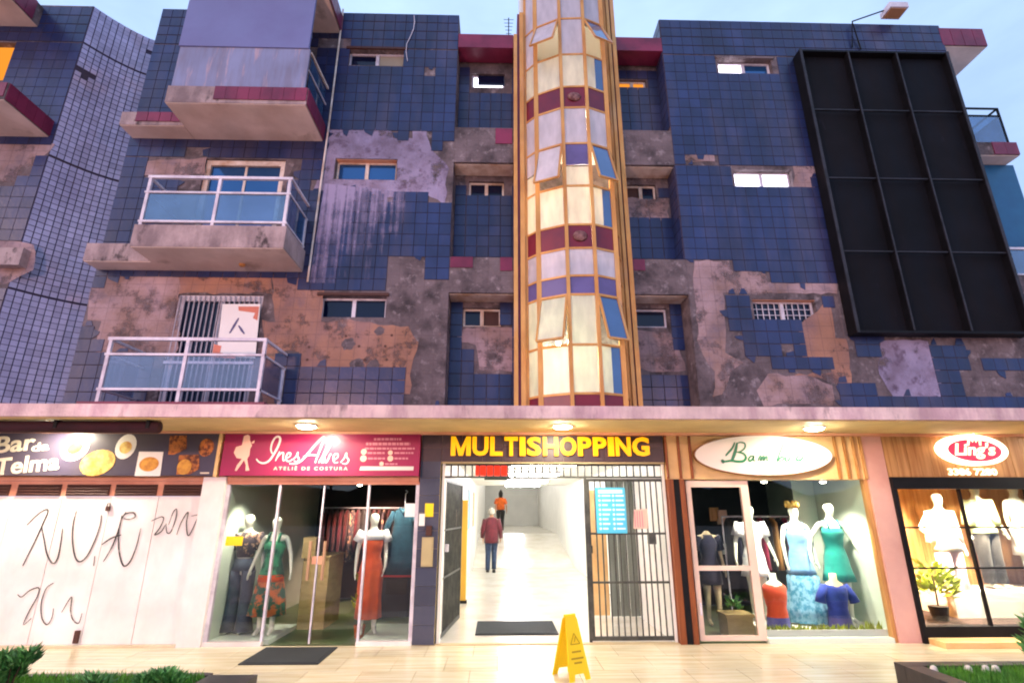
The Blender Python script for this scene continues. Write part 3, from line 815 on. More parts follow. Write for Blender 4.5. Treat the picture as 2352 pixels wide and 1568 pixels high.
# round cement repairs and bore holes in the orange render
for x, y, r in ((800, 790, .11), (820, 838, .12), (858, 838, .10), (872, 760, .08)):
    X, Z = at(x, y, FY)
    part('cement_spot', tri_poly(MB(), [(X + r * math.cos(t) * random.uniform(.8, 1.15), Z + r * math.sin(t) * random.uniform(.75, 1.1)) for t in [k * .42 for k in range(15)]], FY - .005), 'plaster', bld)
for x, y in ((710, 797), (762, 858), (795, 772), (825, 795), (885, 795), (900, 770), (905, 842), (838, 826), (706, 826), (888, 826)):
    X, Z = at(x, y, FY)
    part('bore_hole', tri_poly(MB(), [(X + .022 * math.cos(k * .7), Z + .022 * math.sin(k * .7)) for k in range(9)], FY - .006), 'brown', bld)

# ---- windows
def window(hole, y, frame_mat, pane, lintel=None, panes=2, fr=.035, rec=.10, shade_strip=None):
    x0, x1, z0, z1 = hole
    f = MB()
    f.box(x0 + .002, x1 - .002, y + rec, y + rec + .05, z0 + .002, z0 + fr).box(x0 + .002, x1 - .002, y + rec, y + rec + .05, z1 - fr, z1 - .002)
    f.box(x0 + .002, x0 + fr, y + rec, y + rec + .05, z0 + fr, z1 - fr).box(x1 - fr, x1 - .002, y + rec, y + rec + .05, z0 + fr, z1 - fr)
    xm = [x0 + fr + (x1 - x0 - 2 * fr) * k / panes for k in range(panes + 1)]
    for k in range(1, panes):
        f.box(xm[k] - .03, xm[k] + .03, y + rec - .012, y + rec + .055, z0 + fr, z1 - fr)
    wd = part('window', f, frame_mat, bld)
    for k in range(panes):
        p = pane[k % len(pane)] if isinstance(pane, (list, tuple)) else pane
        part('pane', B(xm[k], xm[k + 1], y + rec + .025, y + rec + .031, z0 + fr, z1 - fr), p, wd)
    if lintel:
        part('reveal', B(x0 + .001, x1 - .001, y + .01, y + rec - .002, z1 - .008, z1 - .001), lintel, wd)
    if shade_strip:
        part('shade_strip', B(x0 - .04, x1 + .04, y - .035, y + .02, z1 + .003, z1 + .05), shade_strip, wd)  # strip stands in for the dark recess shade above the window
    return wd
LITW = emitter('lit_fluorescent_room', '#f2ecff', 2.6)
LITO = emitter('lit_orange_room', '#ff9e34', 0.5)
MT['curtain'] = M('beige_curtain', '#a39a86', 0.9)
window(wl[0], FY, 'white_metal', ['dark_glass', 'curtain'], shade_strip='brown')
window(wl[1], FY, 'trim_cream', ['sky_glass', 'sky_glass'], 'peach')
window(wl[2], FY, 'white_metal', ['dark_glass', 'dark_glass'], shade_strip='brown')
window(wr[0], FY, 'white_metal', [LITW, 'sky_glass'], shade_strip='plaster')
window(wr[1], FY, 'white_metal', [LITW, LITW])
w3 = window(wr[2], FY, 'white_metal', ['dark_glass', 'dark_glass'], 'peach')
for k in range(9):
    x = 4.22 + k * .1
    if abs(x - 4.64) < .05: continue
    part('grille_bar', MB().bar((x, FY + .10, 4.66), (x, FY + .10, 4.95), .012), 'white_metal', w3)
for k in range(2):
    part('grille_bar', MB().bar((4.16, FY + .094, 4.75 + .1 * k), (5.12, FY + .094, 4.75 + .1 * k), .010), 'white_metal', w3)
window(rw[0], FY + .4, 'white_metal', [LITW], panes=1, rec=.06)
part('shutter', B(-.46, .05, FY + .44, FY + .452, 9.62, 9.85), 'dark_glass', bld)
window(rw[1], FY + .4, 'trim_cream', ['dark_glass', 'dark_glass'], rec=.06)
window(rw[2], FY + .4, 'trim_cream', ['dark_glass', 'brown'], rec=.06)
window(rw[3], FY + .4, 'trim_cream', [LITO, LITO], rec=.06)
window(rw[4], FY + .4, 'trim_cream', ['brown', 'dark_glass'], rec=.06)
window(rw[5], FY + .4, 'white_metal', ['dark_glass'], panes=1, rec=.06)

# ---- balconies
def railing(slab, x0, x1, yf, z0, ztop, zmid, zbot, xs, pane='balc_glass'):
    for x in xs:
        part('post', B(x - .022, x + .022, yf, yf + .04, z0, ztop - .02), 'white_metal', slab)
    part('post', B(x1 - .02, x1 + .02, FY - .09, FY - .05, z0, zmid), 'white_metal', slab)
    for z, t in ((ztop, .022), (zmid, .016), (zbot, .016)):
        part('rail', B(x0 - .02, x1 + .022, yf - .004, yf + .044, z - t, z + t), 'white_metal', slab)
        part('side_rail', B(x1 - .018, x1 + .018, yf + .05, FY - .02, z - t * .8, z + t * .8), 'white_metal', slab)
        part('side_rail', B(x0 - .018, x0 + .018, yf + .05, FY - .02, z - t * .8, z + t * .8), 'white_metal', slab)
    if pane:
        for a, b in zip(xs, xs[1:]):
            part('glass_panel', B(a + .03, b - .03, yf + .016, yf + .022, zbot + .02, zmid - .02), pane, slab)
        for x in (x0, x1):
            part('glass_panel', B(x - .004, x + .004, yf + .06, FY - .1, zbot + .02, zmid - .02), pane, slab)
BY = 7.17
def slab(x0, x1, yf, z0, z1, mats, xl, yl):
    s = part('balcony_slab', B(x0, x1, yf, FY - .005, z0, z1), 'slab_edge', bld)
    part('slab_wing', B(xl, x0 - .002, yl, FY - .005, z0 + .002, z1 - .06), 'slab_edge', s)
    part('soffit', B(x0 + .01, x1 - .01, yf + .01, FY - .01, z0 - .012, z0 - .002), 'cream_paint', s)
    part('soffit', B(xl + .01, x0, yl + .01, FY - .01, z0 - .010, z0), 'cream_paint', s)
    return s
# middle balcony, bare concrete edge
s2 = slab(-5.44, -3.2, BY, 5.40, 5.76, None, -6.48, 7.67)
railing(s2, -5.40, -3.24, BY + .02, 5.76, 6.60, 6.33, 5.83, [-5.38, -4.32, -3.26])
part('ceiling_rose', MB().loft([(-4.05, 7.72, 5.386, .05, .05), (-4.05, 7.72, 5.36, .045, .045), (-4.05, 7.72, 5.345, .02, .02)], 12), 'wood', s2)
# top balcony, boarded with flat panels, maroon tile edge
s3 = slab(-5.38, -3.14, 7.1, 7.92, 8.24, None, -6.46, 7.65)
for k in range(8):
    xa = -4.62 + k * .185
    part('edge_tile', B(xa, xa + .18, 7.084, 7.098, 7.985, 8.235), 'maroon', s3)
for k in range(5):
    part('edge_tile', B(-3.137, -3.125, 7.11 + k * .176, 7.28 + k * .176, 7.93, 8.235), 'maroon', s3)
for k in range(4):
    part('edge_tile', B(-6.2 + k * .2, -6.01 + k * .2, 7.634, 7.648, 7.99, 8.175), 'maroon', s3)
MT['panel_lilac'] = M('lilac_boarding', '#6f76a2', 0.6, col2='#6a6c98', ns=0.9, var=0.05)
MT['panel_stain'] = M('stained_lilac_boarding', '#8088a8', 0.75, col2='#777890', ns=2.0, nscale=(4, 1, 0.5), col3='#b49aa0', ns3=2.4, thr3=(0.55, 0.7), var=0.1)
part('parapet_panel', B(-5.34, -3.2, 7.11, 7.15, 8.25, 9.05), 'panel_stain', s3)
part('boarding', B(-5.36, -3.22, 7.09, 7.14, 9.054, 12.2), 'panel_lilac', s3)
part('side_rail', MB().bar((-3.2, 7.16, 9.02), (-3.16, 7.95, 9.02), .035), 'trim_cream', s3)
part('side_rail', MB().bar((-3.2, 7.16, 8.66), (-3.16, 7.95, 8.66), .02), 'white_metal', s3)
part('glass_panel', B(-3.2, -3.194, 7.2, 7.93, 8.3, 8.98), 'balc_glass', s3)
# roof slab over it
s4 = part('roof_slab', B(-5.4, -3.06, 6.9, FY - .005, 10.37, 10.72), 'plaster', bld)
part('soffit', B(-5.39, -3.08, 6.91, FY - .01, 10.355, 10.367), 'cream_paint', s4)
for k in range(6):
    part('edge_tile', B(-3.058, -3.044, 6.92 + k * .178, 7.09 + k * .178, 10.375, 10.715), 'maroon', s4)
# lowest balcony stands on the canopy
s1 = part('balcony_slab', B(-5.62, -3.15, BY - .03, FY - .005, 2.985, 3.09), 'maroon', bld)
railing(s1, -5.42, -3.28, BY + .02, 3.09, 3.985, 3.76, 3.27, [-5.40, -4.34, -3.28], 'clear_balc')
# doors on the balconies
MT['old_white'] = M('dulled_white_paint', '#a7a2ac', 0.6, col2='#8b848e', ns=6)
def balc_door(h, frame, panes, y=FY):
    x0, x1, z0, z1 = h
    f = MB()
    f.box(x0 + .003, x0 + .09, y + .04, y + .12, z0, z1 - .003).box(x1 - .09, x1 - .003, y + .04, y + .12, z0, z1 - .003).box(x0 + .09, x1 - .09, y + .04, y + .12, z1 - .1, z1 - .003)
    f.box((x0 + x1) / 2 - .02, (x0 + x1) / 2 + .02, y + .07, y + .11, z0, z1 - .1)
    d = part('balcony_door', f, frame, bld)
    for a, b in ((x0 + .09, (x0 + x1) / 2 - .02), ((x0 + x1) / 2 + .02, x1 - .09)):
        part('pane', B(a, b, y + .088, y + .094, z0, z1 - .1), panes, d)
    return d
balc_door(d2, 'trim_cream', 'sky_glass')
dd = balc_door(d1, 'white_metal', 'dark_glass')
for k in range(17):
    x = d1[0] + .05 + k * (d1[1] - d1[0] - .1) / 16
    part('security_bar', MB().bar((x, FY + .0, 3.11), (x, FY + .0, d1[3] - .03), .018), 'old_white', dd)
part('security_rail', B(d1[0], d1[1], FY - .02, FY + .012, 3.84, 3.88), 'white_metal', dd)
balc_door(d3, 'trim_cream', 'dark_glass')
bn = empty('banner', (-3.9, FY - .03, 3.6), 'white banner with a thin letter A and orange corners on the lowest balcony door', 'banner')
bq = V([(511, 698), (598, 698), (586, 822), (497, 818)], FY - .05)
part('sheet', MB().prism_xz(bq[::-1], FY - .05, FY - .045), 'paper', bn)
MT['ink_grey'] = M('grey_violet_ink', '#54507a', 0.6); MT['ink_orange'] = M('faded_orange_ink', '#d07a62', 0.6)
BZ = lambda p: zm(600, 1080, 3.5646, p, FY - .056)
part('letter', MB().ribbon(BZ([(930, 600), (990, 500), (1050, 400)]), .035, FY - .056, smooth=1).ribbon(BZ([(1050, 500), (1090, 560), (1125, 610)]), .035, FY - .0575, smooth=1), 'ink_grey', bn)
for p in ([(1045, 245), (1325, 245), (1300, 430), (1240, 400), (1270, 330), (1050, 300)], [(720, 750), (820, 770), (800, 860), (1000, 905), (1010, 940), (690, 920)]):
    part('corner_print', tri_poly(MB(), BZ(p), FY - .0535), 'ink_orange', bn)

# ---- drain pipe, wire, antenna
pp = [(-3.06, FY - .05, 10.9), (-3.06, FY - .05, 8.3), (-3.09, FY - .05, 5.2)]
part('rain_pipe', MB().tube(pp, .017, 8), 'trim_cream', bld)
wq = zm(1200, 0, 3.92, [(1385, 230), (1390, 330), (1375, 430), (1320, 560), (1275, 650), (1265, 760), (1285, 900)], FY - .03)
part('wire', MB().tube([(x, FY - .03, z) for x, z in wq], .008, 6), 'white_metal', bld)

# ---- right-hand end: roof corner and side balconies
rc = part('roof_slab', B(8.62, 9.52, 8.0, 9.35, 10.37, 10.80), 'plaster', bld)
part('soffit', B(8.64, 9.50, 8.01, 9.34, 10.355, 10.367), 'cream_paint', rc)
for k in range(4):
    part('edge_tile', B(8.63 + k * .224, 8.845 + k * .224, 7.984, 7.998, 10.375, 10.795), 'maroon', rc)
sb = part('balcony_slab', B(8.662, 9.5, 8.05, 9.3, 7.9, 8.17), 'plaster', bld)
for k in range(2):
    part('edge_tile', B(9.03 + k * .235, 9.26 + k * .235, 8.034, 8.048, 7.905, 8.165), 'maroon', sb)
part('soffit', B(8.67, 9.49, 8.06, 9.29, 7.885, 7.897), 'cream_paint', sb)
part('glass_panel', B(8.69, 9.4, 8.10, 8.108, 8.2, 8.78), 'balc_glass', sb)
part('glass_panel', B(9.40, 9.408, 8.14, 9.2, 8.2, 8.78), 'balc_glass', sb)
for z in (8.8, 8.97):
    part('rail', B(8.68, 9.43, 8.09, 8.12, z - .014, z + .014), 'black_steel', sb)
    part('rail', B(9.40, 9.43, 8.14, 9.25, z - .014, z + .014), 'black_steel', sb)
for x, y in ((9.415, 8.105), (9.415, 9.2)):
    part('post', B(x - .015, x + .015, y - .015, y + .015, 8.17, 8.96), 'black_steel', sb)
MT['teal'] = M('teal_tile_wall', '#1f5f86', 0.35, col2='#1a4f78', ns=1.0)
part('side_wall', B(8.672, 9.62, 8.32, 12, 3.0, 7.88), 'teal', bld)
sc_ = part('balcony_slab', B(8.662, 10.2, 8.05, 9.3, 5.15, 5.5), 'plaster', bld)
part('glass_panel', B(8.69, 10.1, 8.10, 8.108, 5.54, 5.98), 'balc_glass', sc_)
for z in (5.52, 6.02):
    part('rail', B(8.68, 10.12, 8.085, 8.125, z - .02, z + .02), 'white_metal', sc_)

# ---- canopy over the pavement
cp = part('canopy', B(-13, 13, 6.7, 7.996, 2.815, 2.975), 'canopy', bld)
part('soffit', B(-13, 13, 6.74, 7.99, 2.80, 2.812), 'soffit', cp)
part('soffit_moulding', B(-13, 13, 7.86, 7.992, 2.765, 2.80), 'peach', cp)
# ---- ground floor piers and lintels
part('pilaster', B(-4.20, -3.885, 7.93, 8.3, 0, 2.16), 'white_paint', bld)
part('lintel', B(-9, -1.15, 7.97, 8.3, 2.105, 2.80), 'peach', bld)
pl = part('pillar', B(-1.135, -.84, 7.97, 8.3, 0, 2.80), 'joint', bld)
for r_ in range(10):
    part('tile', B(-1.133, -.842, 7.955, 7.969, .01 + r_ * .238, .244 + r_ * .238), 'slate', pl)
lt = part('lintel', B(-.84, 2.44, 7.97, 8.3, 2.36, 2.80), 'joint', bld)
for k in range(12):
    for r_ in range(2):
        xa = -1.13 + k * .2975
        part('tile', B(xa + .002, xa + .2955, 7.953, 7.968, 2.385 + r_ * .20, 2.582 + r_ * .20), 'multi_board', lt)
part('pillar', B(5.43, 5.735, 7.94, 8.4, 0, 2.80), 'pink_pillar', bld)
fs = part('fascia_board', B(2.46, 5.428, 7.96, 8.3, 2.14, 2.80), 'cream_panel', bld)
for x in (2.47, 2.66, 2.83, 5.02, 5.16, 5.30, 5.41):
    part('batten', B(x - .017, x + .017, 7.925, 7.958, 2.145, 2.795), 'wood_red' if x < 3 else 'wood', fs)
for x0, x1, m in ((2.452, 2.535, 'wood_red'), (2.54, 2.62, 'black_steel'), (2.625, 2.70, 'wood_red')):
    part('post', B(x0, x1, 7.93, 8.15, 0, 2.138), m, bld)
fw = part('fascia_board', B(5.738, 11, 7.96, 8.3, 2.17, 2.80), 'joint', bld)
for k in range(30):
    xa = 5.742 + k * .175
    part('plank', B(xa, xa + .17, 7.942 + random.uniform(-.004, .002), 7.958, 2.175, 2.79), 'wood', fw)

# ---- rooms behind the fronts
def room(x0, x1, y0, y1, z1, wm, fm, cm, back=None, left=None, right=None, z0=0.0):
    part('room_floor', B(x0, x1, y0, y1, z0 - .1, z0), fm, bld)
    part('room_ceiling', B(x0, x1, y0, y1, z1, z1 + .08), cm, bld)
    part('room_wall', B(x0 - .04, x1 + .04, y1 + .002, y1 + .08, z0, z1), back or wm, bld)
    part('room_wall', B(x0 - .04, x0 - .002, y0, y1, z0, z1), left or wm, bld)
    part('room_wall', B(x1 + .002, x1 + .04, y0, y1, z0, z1), right or wm, bld)
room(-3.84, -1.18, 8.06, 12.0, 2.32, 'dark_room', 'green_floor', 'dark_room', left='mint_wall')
room(-.78, 2.40, 8.02, 20.0, 2.55, 'wall_white', 'floor_white', 'wall_white', back=None) if False else None
for zz in (0,):
    part('room_floor', B(-.78, 2.40, 8.02, 20.5, -.1, 0), 'floor_white', bld)
    part('room_floor', B(-.78, 2.40, 23.02, 34, .7, .8), 'floor_white', bld)
    part('room_ceiling', B(-.78, 2.40, 8.02, 20.0, 2.55, 2.63), 'wall_white', bld)
    part('room_ceiling', B(-.78, 2.40, 20.0, 34.0, 3.5, 3.58), 'wall_white', bld)
    part('room_wall', B(-.78, 2.40, 20.0, 20.04, 2.635, 3.5), 'wall_white', bld)
    part('room_wall', B(-.82, 2.44, 34.0, 34.08, 0, 3.58), 'wall_white', bld)
    part('room_wall', B(-.82, -.782, 8.02, 20, 0, 2.63), 'wall_white', bld); part('room_wall', B(-.82, -.782, 20, 34, 0, 3.58), 'wall_white', bld)
    part('room_wall', B(2.402, 2.44, 8.02, 20, 0, 2.63), 'wall_white', bld); part('room_wall', B(2.402, 2.44, 20, 34, 0, 3.58), 'wall_white', bld)
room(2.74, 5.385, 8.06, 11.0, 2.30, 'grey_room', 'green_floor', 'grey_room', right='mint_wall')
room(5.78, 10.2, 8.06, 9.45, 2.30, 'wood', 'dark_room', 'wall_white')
part('partition', B(-1.14, -.82, 8.3, 12.1, 0, 2.8), 'wall_white', bld)
part('partition', B(2.442, 2.70, 8.3, 11.1, 0, 2.8), 'wall_white', bld)
part('partition', B(5.425, 5.74, 8.4, 11.1, 0, 2.8), 'wall_white', bld)
part('shop_slab', B(-9, 11, 8.3, 19.9, 2.64, 2.9), 'grey_room', bld)

# ================================================================== LEFT WING WITH THE CURVED WALL
wing = empty('building', (-9, 8, 0), 'neighbouring blue tiled wing joined by a concave wall of small pale tiles', 'building')
LX = -7.81
wo = (-9.6, at(28, 140, FY)[0], at(14, 185, FY)[1], at(14, 98, FY)[1])
part('wall', wall_holes(-12.5, LX, 2.98, 10.9, FY, FY + .4, [wo]), 'plaster', wing)
part('lit_window', B(wo[0], wo[1] - .05, FY + .12, FY + .13, wo[2], wo[3]), LITO, wing)
part('window_frame', MB().box(wo[1] - .06, wo[1] - .002, FY + .06, FY + .14, wo[2], wo[3]), 'trim_cream', wing)
cv = [(-7.81, 8.0), (-7.63, 8.27), (-7.44, 8.50), (-7.25, 8.67), (-7.05, 8.80), (-6.80, 8.90), (-6.5, 8.96), (-6.1, 8.98)]
mb = MB()
for (xa, ya), (xb, yb) in zip(cv, cv[1:]):
    mb.add([(xa, ya, 2.98), (xb, yb, 2.98), (xb, yb, 10.88), (xa, ya, 10.88), (xa, ya + .25, 2.98), (xb, yb + .25, 2.98), (xb, yb + .25, 10.88), (xa, ya + .25, 10.88)],
           [(0, 1, 2, 3), (7, 6, 5, 4), (3, 2, 6, 7)])
part('curved_wall', mb, 'grout', wing)
ws = []
gone_w = [V(p) for p in ([(-40, 330), (130, 330), (97, 365), (82, 370), (60, 415), (-40, 420)], [(-60, 545), (80, 560), (78, 620), (20, 650), (-60, 650)])]
for k in range(23):
    x = LX - .1 - k * .2
    for z, h in rows:
        if in_hole(x, z, [wo]) or any(pip(x, z, p) for p in gone_w): continue
        ws.append(((x, FY, z), 0, near((x, FY, z))))
lay_tiles(wing, ws, 'tile', (.203, .2058), .012, 'tile', 150)
patch_w = lambda poly, mat: part('plaster_patch', tri_poly(MB(), jag(poly, .025), FY - .003), mat, wing)
for p in gone_w: patch_w(p, 'pink_plaster')
# small tiles follow the curve
seg = []
for (xa, ya), (xb, yb) in zip(cv, cv[1:]):
    seg.append((math.hypot(xb - xa, yb - ya), xa, ya, xb, yb))
tot = sum(s[0] for s in seg)
cs = []
nT = int(tot / .1)
def on_curve(d):
    for L, xa, ya, xb, yb in seg:
        if d <= L: return xa + (xb - xa) * d / L, ya + (yb - ya) * d / L, math.atan2(yb - ya, xb - xa)
        d -= L
    return xb, yb, math.atan2(yb - ya, xb - xa)
holes_c = [(at(345, 118, 8.7), .09), (at(193, 168, 8.1), .08)]
zc_ = []
for lo, hi in ((2.98, 5.055), (5.085, 7.525), (7.56, 9.995), (10.03, 10.88)):
    n_ = round((hi - lo) / .1)
    zc_ += [lo + (k + .5) * (hi - lo) / n_ for k in range(n_)]
for k in range(nT):
    x, y, a = on_curve((k + .5) * tot / nT)
    a0 = on_curve(max((k + .5) * tot / nT - .15, 0.01))[2]; a1 = on_curve(min((k + .5) * tot / nT + .15, tot - .01))[2]
    a = (a0 + a1) / 2
    for z in zc_:
        if any(math.hypot(x - q[0], z - q[1]) < rr for q, rr in holes_c): continue
        cs.append(((x + .006 * math.sin(a), y - .006 * math.cos(a), z), a, near((x, y, z))))
lay_tiles(wing, cs, 'small_tile', (.1, .1), .010, 'pale_tile', 150)
for za, zb, yl in ((7.92, 8.24, 7.1), (10.37, 10.8, 6.95)):
    xr = at(112, 320, FY)[0] if za < 9 else at(85, 72, FY)[0]
    s = part('balcony_slab', B(-12.4, xr, yl, FY - .005, za, zb), 'plaster', wing)
    part('soffit', B(-12.39, xr - .01, yl + .01, FY - .01, za - .014, za - .002), 'cream_paint', s)
    for k in range(5):
        part('edge_tile', B(xr + .002, xr + .014, yl + .01 + k * .177, yl + .18 + k * .177, za + .01, zb - .005), 'maroon', s)
    for k in range(8):
        if za < 9 and k == 1: continue
        part('edge_tile', B(xr - .22 - k * .2, xr - .025 - k * .2, yl - .014, yl - .002, za + .05, zb - .005), 'maroon', s)
part('balcony_slab', B(-12.4, at(60, 620, FY)[0], 7.85, FY - .005, 5.4, 5.7), 'slab_edge', wing)

# ================================================================== GLASS STAIR TOWER
tw = empty('glass_tower', (1.25, 7.8, 2.98), 'tall faceted stair tower with yellow frames and glowing milky panes', 'tower')
TP = [(.44, 8.0), (.62, 7.79), (1.055, 7.575), (1.487, 7.55), (1.86, 7.70), (2.0, 8.0)]
zrow = [at(1340, y, 7.56)[1] for y in (903, 791, 676, 633, 570, 516, 427, 381, 330, 248, 200, 126, 44)]
zrow = [2.99] + zrow + [zrow[-1] + 1.0, zrow[-1] + 1.35, zrow[-1] + 2.1]
#        0-1 maroon  1-2 milk 2-3 sash 3-4 purple 4-5 grey 5-6 red 6-7 milk 7-8 sash 8-9 sash(purple) 9-10 grey 10-11 red 11-12 milk ...
kind = ['pane_red', 'pane_milk', 'sash', 'pane_purple', 'pane_grey', 'pane_red', 'pane_milk', 'sash', 'sash_top', 'pane_grey', 'pane_red', 'pane_milk', 'sash', 'pane_grey', 'pane_purple', 'pane_grey']
def facet_panel(i, za, zb, mat, u0=0.0, u1=1.0, tilt=0.0, name='panel', inset=.03, zi=.018, frame=False):
    (xa, ya), (xb, yb) = TP[i], TP[i + 1]
    d = Vector((xb - xa, yb - ya, 0)); L = d.length; d /= L
    nrm = Vector((d.y, -d.x, 0))
    a, b = inset + (L - 2 * inset) * u0, inset + (L - 2 * inset) * u1
    hgt = zb - za - 2 * zi
    o = Vector((xa, ya, zb - zi))
    dn = Vector((0, 0, -1)) * math.cos(tilt) + nrm * math.sin(tilt)
    nn = nrm * math.cos(tilt) + Vector((0, 0, 1)) * math.sin(tilt)
    c = [o + d * a, o + d * b, o + d * b + dn * hgt, o + d * a + dn * hgt]
    t = nn * .004
    mb = MB().add([p + t for p in c] + [p - t for p in c], [(3, 2, 1, 0), (4, 5, 6, 7), (0, 1, 5, 4), (1, 2, 6, 5), (2, 3, 7, 6), (3, 0, 4, 7)])
    p = part(name, mb, mat, tw)
    if frame:
        for q, r_ in ((0, 1), (1, 2), (2, 3), (3, 0)):
            part('sash_bar', MB().bar(c[q] + t * 2, c[r_] + t * 2, .028, .03, up=nn), 'gold', p)
    return p
for r_ in range(len(kind)):
    za, zb, kd = zrow[r_], zrow[r_ + 1], kind[r_]
    for i in range(5):
        if kd in ('sash', 'sash_top') and i in (1, 3):
            if kd == 'sash_top': continue
            zt = zrow[r_ + 2] if kind[r_ + 1] == 'sash_top' else zb
            q = facet_panel(i, za, zt, 'pane_grey' if i == 1 and r_ > 3 else ('pane_milk' if i == 1 else 'pane_blue'), tilt=R(16 if r_ < 10 else 24), name='open_sash', frame=True)
            continue
        m = kd
        if kd == 'sash': m = 'pane_milk' if r_ < 8 else 'pane_grey'
        if kd == 'sash_top': m = 'pane_purple' if i == 2 else 'pane_grey'
        if i == 4: m = 'gold' if m in ('pane_milk', 'pane_grey', 'pane_purple') else m
        if i == 3 and kd == 'pane_milk':
            facet_panel(i, za, zb, 'pane_milk', 0, .5); facet_panel(i, za, zb, 'pane_blue', .5, 1); continue
        facet_panel(i, za, zb, m)
for i, (x, y) in enumerate(TP):
    wv = .075 if i in (1, 4) else .055
    part('mullion', B(x - wv / 2, x + wv / 2, y - .03, y + .03, 2.98, zrow[-1]), 'gold', tw)
for r_ in range(1, len(zrow)):
    if kind[r_ - 1:r_] == ['sash'] and kind[r_:r_ + 1] == ['sash_top']: continue
    for i in range(5):
        (xa, ya), (xb, yb) = TP[i], TP[i + 1]
        part('transom', MB().bar((xa, ya, zrow[r_]), (xb, yb, zrow[r_]), .03, .034), 'gold', tw)
for xa, xb, zt in ((.225, .29, 10.36), (.335, .41, 10.9), (2.03, 2.085, 12.4), (2.11, 2.18, 11.4)):
    part('side_post', B(xa, xb, 7.93, 8.0, 2.98, zt), 'gold', tw)
part('side_panel', B(.293, .333, 7.97, 8.38, 2.98, 10.9), 'maroon', tw)
part('side_panel', B(2.087, 2.108, 7.97, 8.38, 2.98, 12.2), 'maroon', tw)
part('back_wall', B(.42, 2.02, 8.9, 8.96, 2.98, zrow[-1]), 'wall_white', tw)
for xa, xb in ((.36, .42), (2.022, 2.08)):
    part('back_wall', B(xa, xb, 8.05, 8.9, 2.98, zrow[-1]), 'wall_white', tw)
for z in (2.98, 5.35, 7.8, 10.25):
    part('stair_landing', MB().prism_xy([(.44, 8.02), (.64, 7.83), (1.06, 7.62), (1.48, 7.60), (1.83, 7.74), (1.98, 8.02), (1.98, 8.88), (.44, 8.88)], z, z + .1), 'wall_white', tw)
TL = emitter('stair_tube_light', '#f6ffdc', 150.0)
TL2 = emitter('upper_stair_tube_light', '#fff0d0', 130.0)
for x, y, z0, z1, m in ((1.24, 7.9, 3.55, 4.05, TL), (.92, 7.95, 3.98, 4.22, TL), (1.45, 8.3, 6.5, 7.1, TL2), (.9, 8.3, 6.0, 6.5, TL2), (1.3, 8.4, 8.6, 9.1, TL2)):
    part('tube_lamp', MB().tube([(x, y, z0), (x, y, z1)], .03, 8), m, tw)
for zc in ((zrow[5] + zrow[6]) / 2, (zrow[10] + zrow[11]) / 2):       # round bosses on the maroon panes
    part('lamp_boss', MB().loft([(0, 0, 0, .12, .10), (0, 0, .02, .10, .08), (0, 0, .035, .04, .03)], 12).xform(Matrix.Translation((1.27, 7.55, zc)) @ Matrix.Rotation(R(90), 4, 'X')), 'boss', tw, True)
ant = empty('antenna', (.15, 9.2, 10.6), 'thin rooftop antenna left of the stair tower', 'antenna')
part('mast', MB().tube([(.15, 9.2, 10.6), (.15, 9.2, 12.2)], .011, 6), 'black_steel', ant)
for k in range(6):
    part('element', MB().tube([(.15 - .11 + .012 * k, 9.2, 12.15 - k * .10), (.15 + .11 - .012 * k, 9.2, 12.15 - k * .10)], .006, 5), 'black_steel', ant)

# ================================================================== BLACK BILLBOARD SHELL
bb = empty('billboard', (7, 7.8, 4.36), 'empty black steel billboard shell in three by four bays on the right wall', 'billboard')
bx = [5.60, 6.50, 7.42, 8.40]; bz = [4.38, 5.77, 7.17, 8.60, 9.92]
part('back_sheet', B(bx[0] + .02, bx[3] - .02, 7.885, 7.905, bz[0] + .02, bz[4] - .02), 'panel_dark', bb)
fr = MB().box(bx[0] - .02, bx[0] + .02, 7.76, 7.98, bz[0] - .03, bz[4] + .03)
part('side_plate', fr, 'black_steel', bb)
part('side_plate', B(bx[3] - .02, bx[3] + .02, 7.76, 7.98, bz[0] - .03, bz[4] + .03), 'black_steel', bb)
part('top_plate', B(bx[0] + .021, bx[3] - .021, 7.76, 7.95, bz[4] - .01, bz[4] + .03), 'black_steel', bb)
part('bottom_plate', B(bx[0] + .021, bx[3] - .021, 7.76, 7.95, bz[0] - .03, bz[0] + .01), 'black_steel', bb)
MT['edge_steel'] = M('worn_steel_edge', '#2a2930', 0.6, col2='#17161a', ns=4)
for x in bx[1:3]:
    part('divider', B(x - .012, x + .012, 7.765, 7.884, bz[0] + .012, bz[4] - .012), 'black_steel', bb)
    part('edge_bar', B(x - .013, x + .013, 7.745, 7.763, bz[0] + .012, bz[4] - .012), 'edge_steel', bb)
for z in bz[1:4]:
    for a, b in zip(bx, bx[1:]):
        part('shelf_bar', B(a + .02, b - .02, 7.775, 7.81, z - .011, z + .011), 'edge_steel', bb)
for x in (bx[0], bx[3]):
    part('edge_bar', B(x - .024, x + .024, 7.742, 7.758, bz[0] - .03, bz[4] + .03), 'edge_steel', bb)

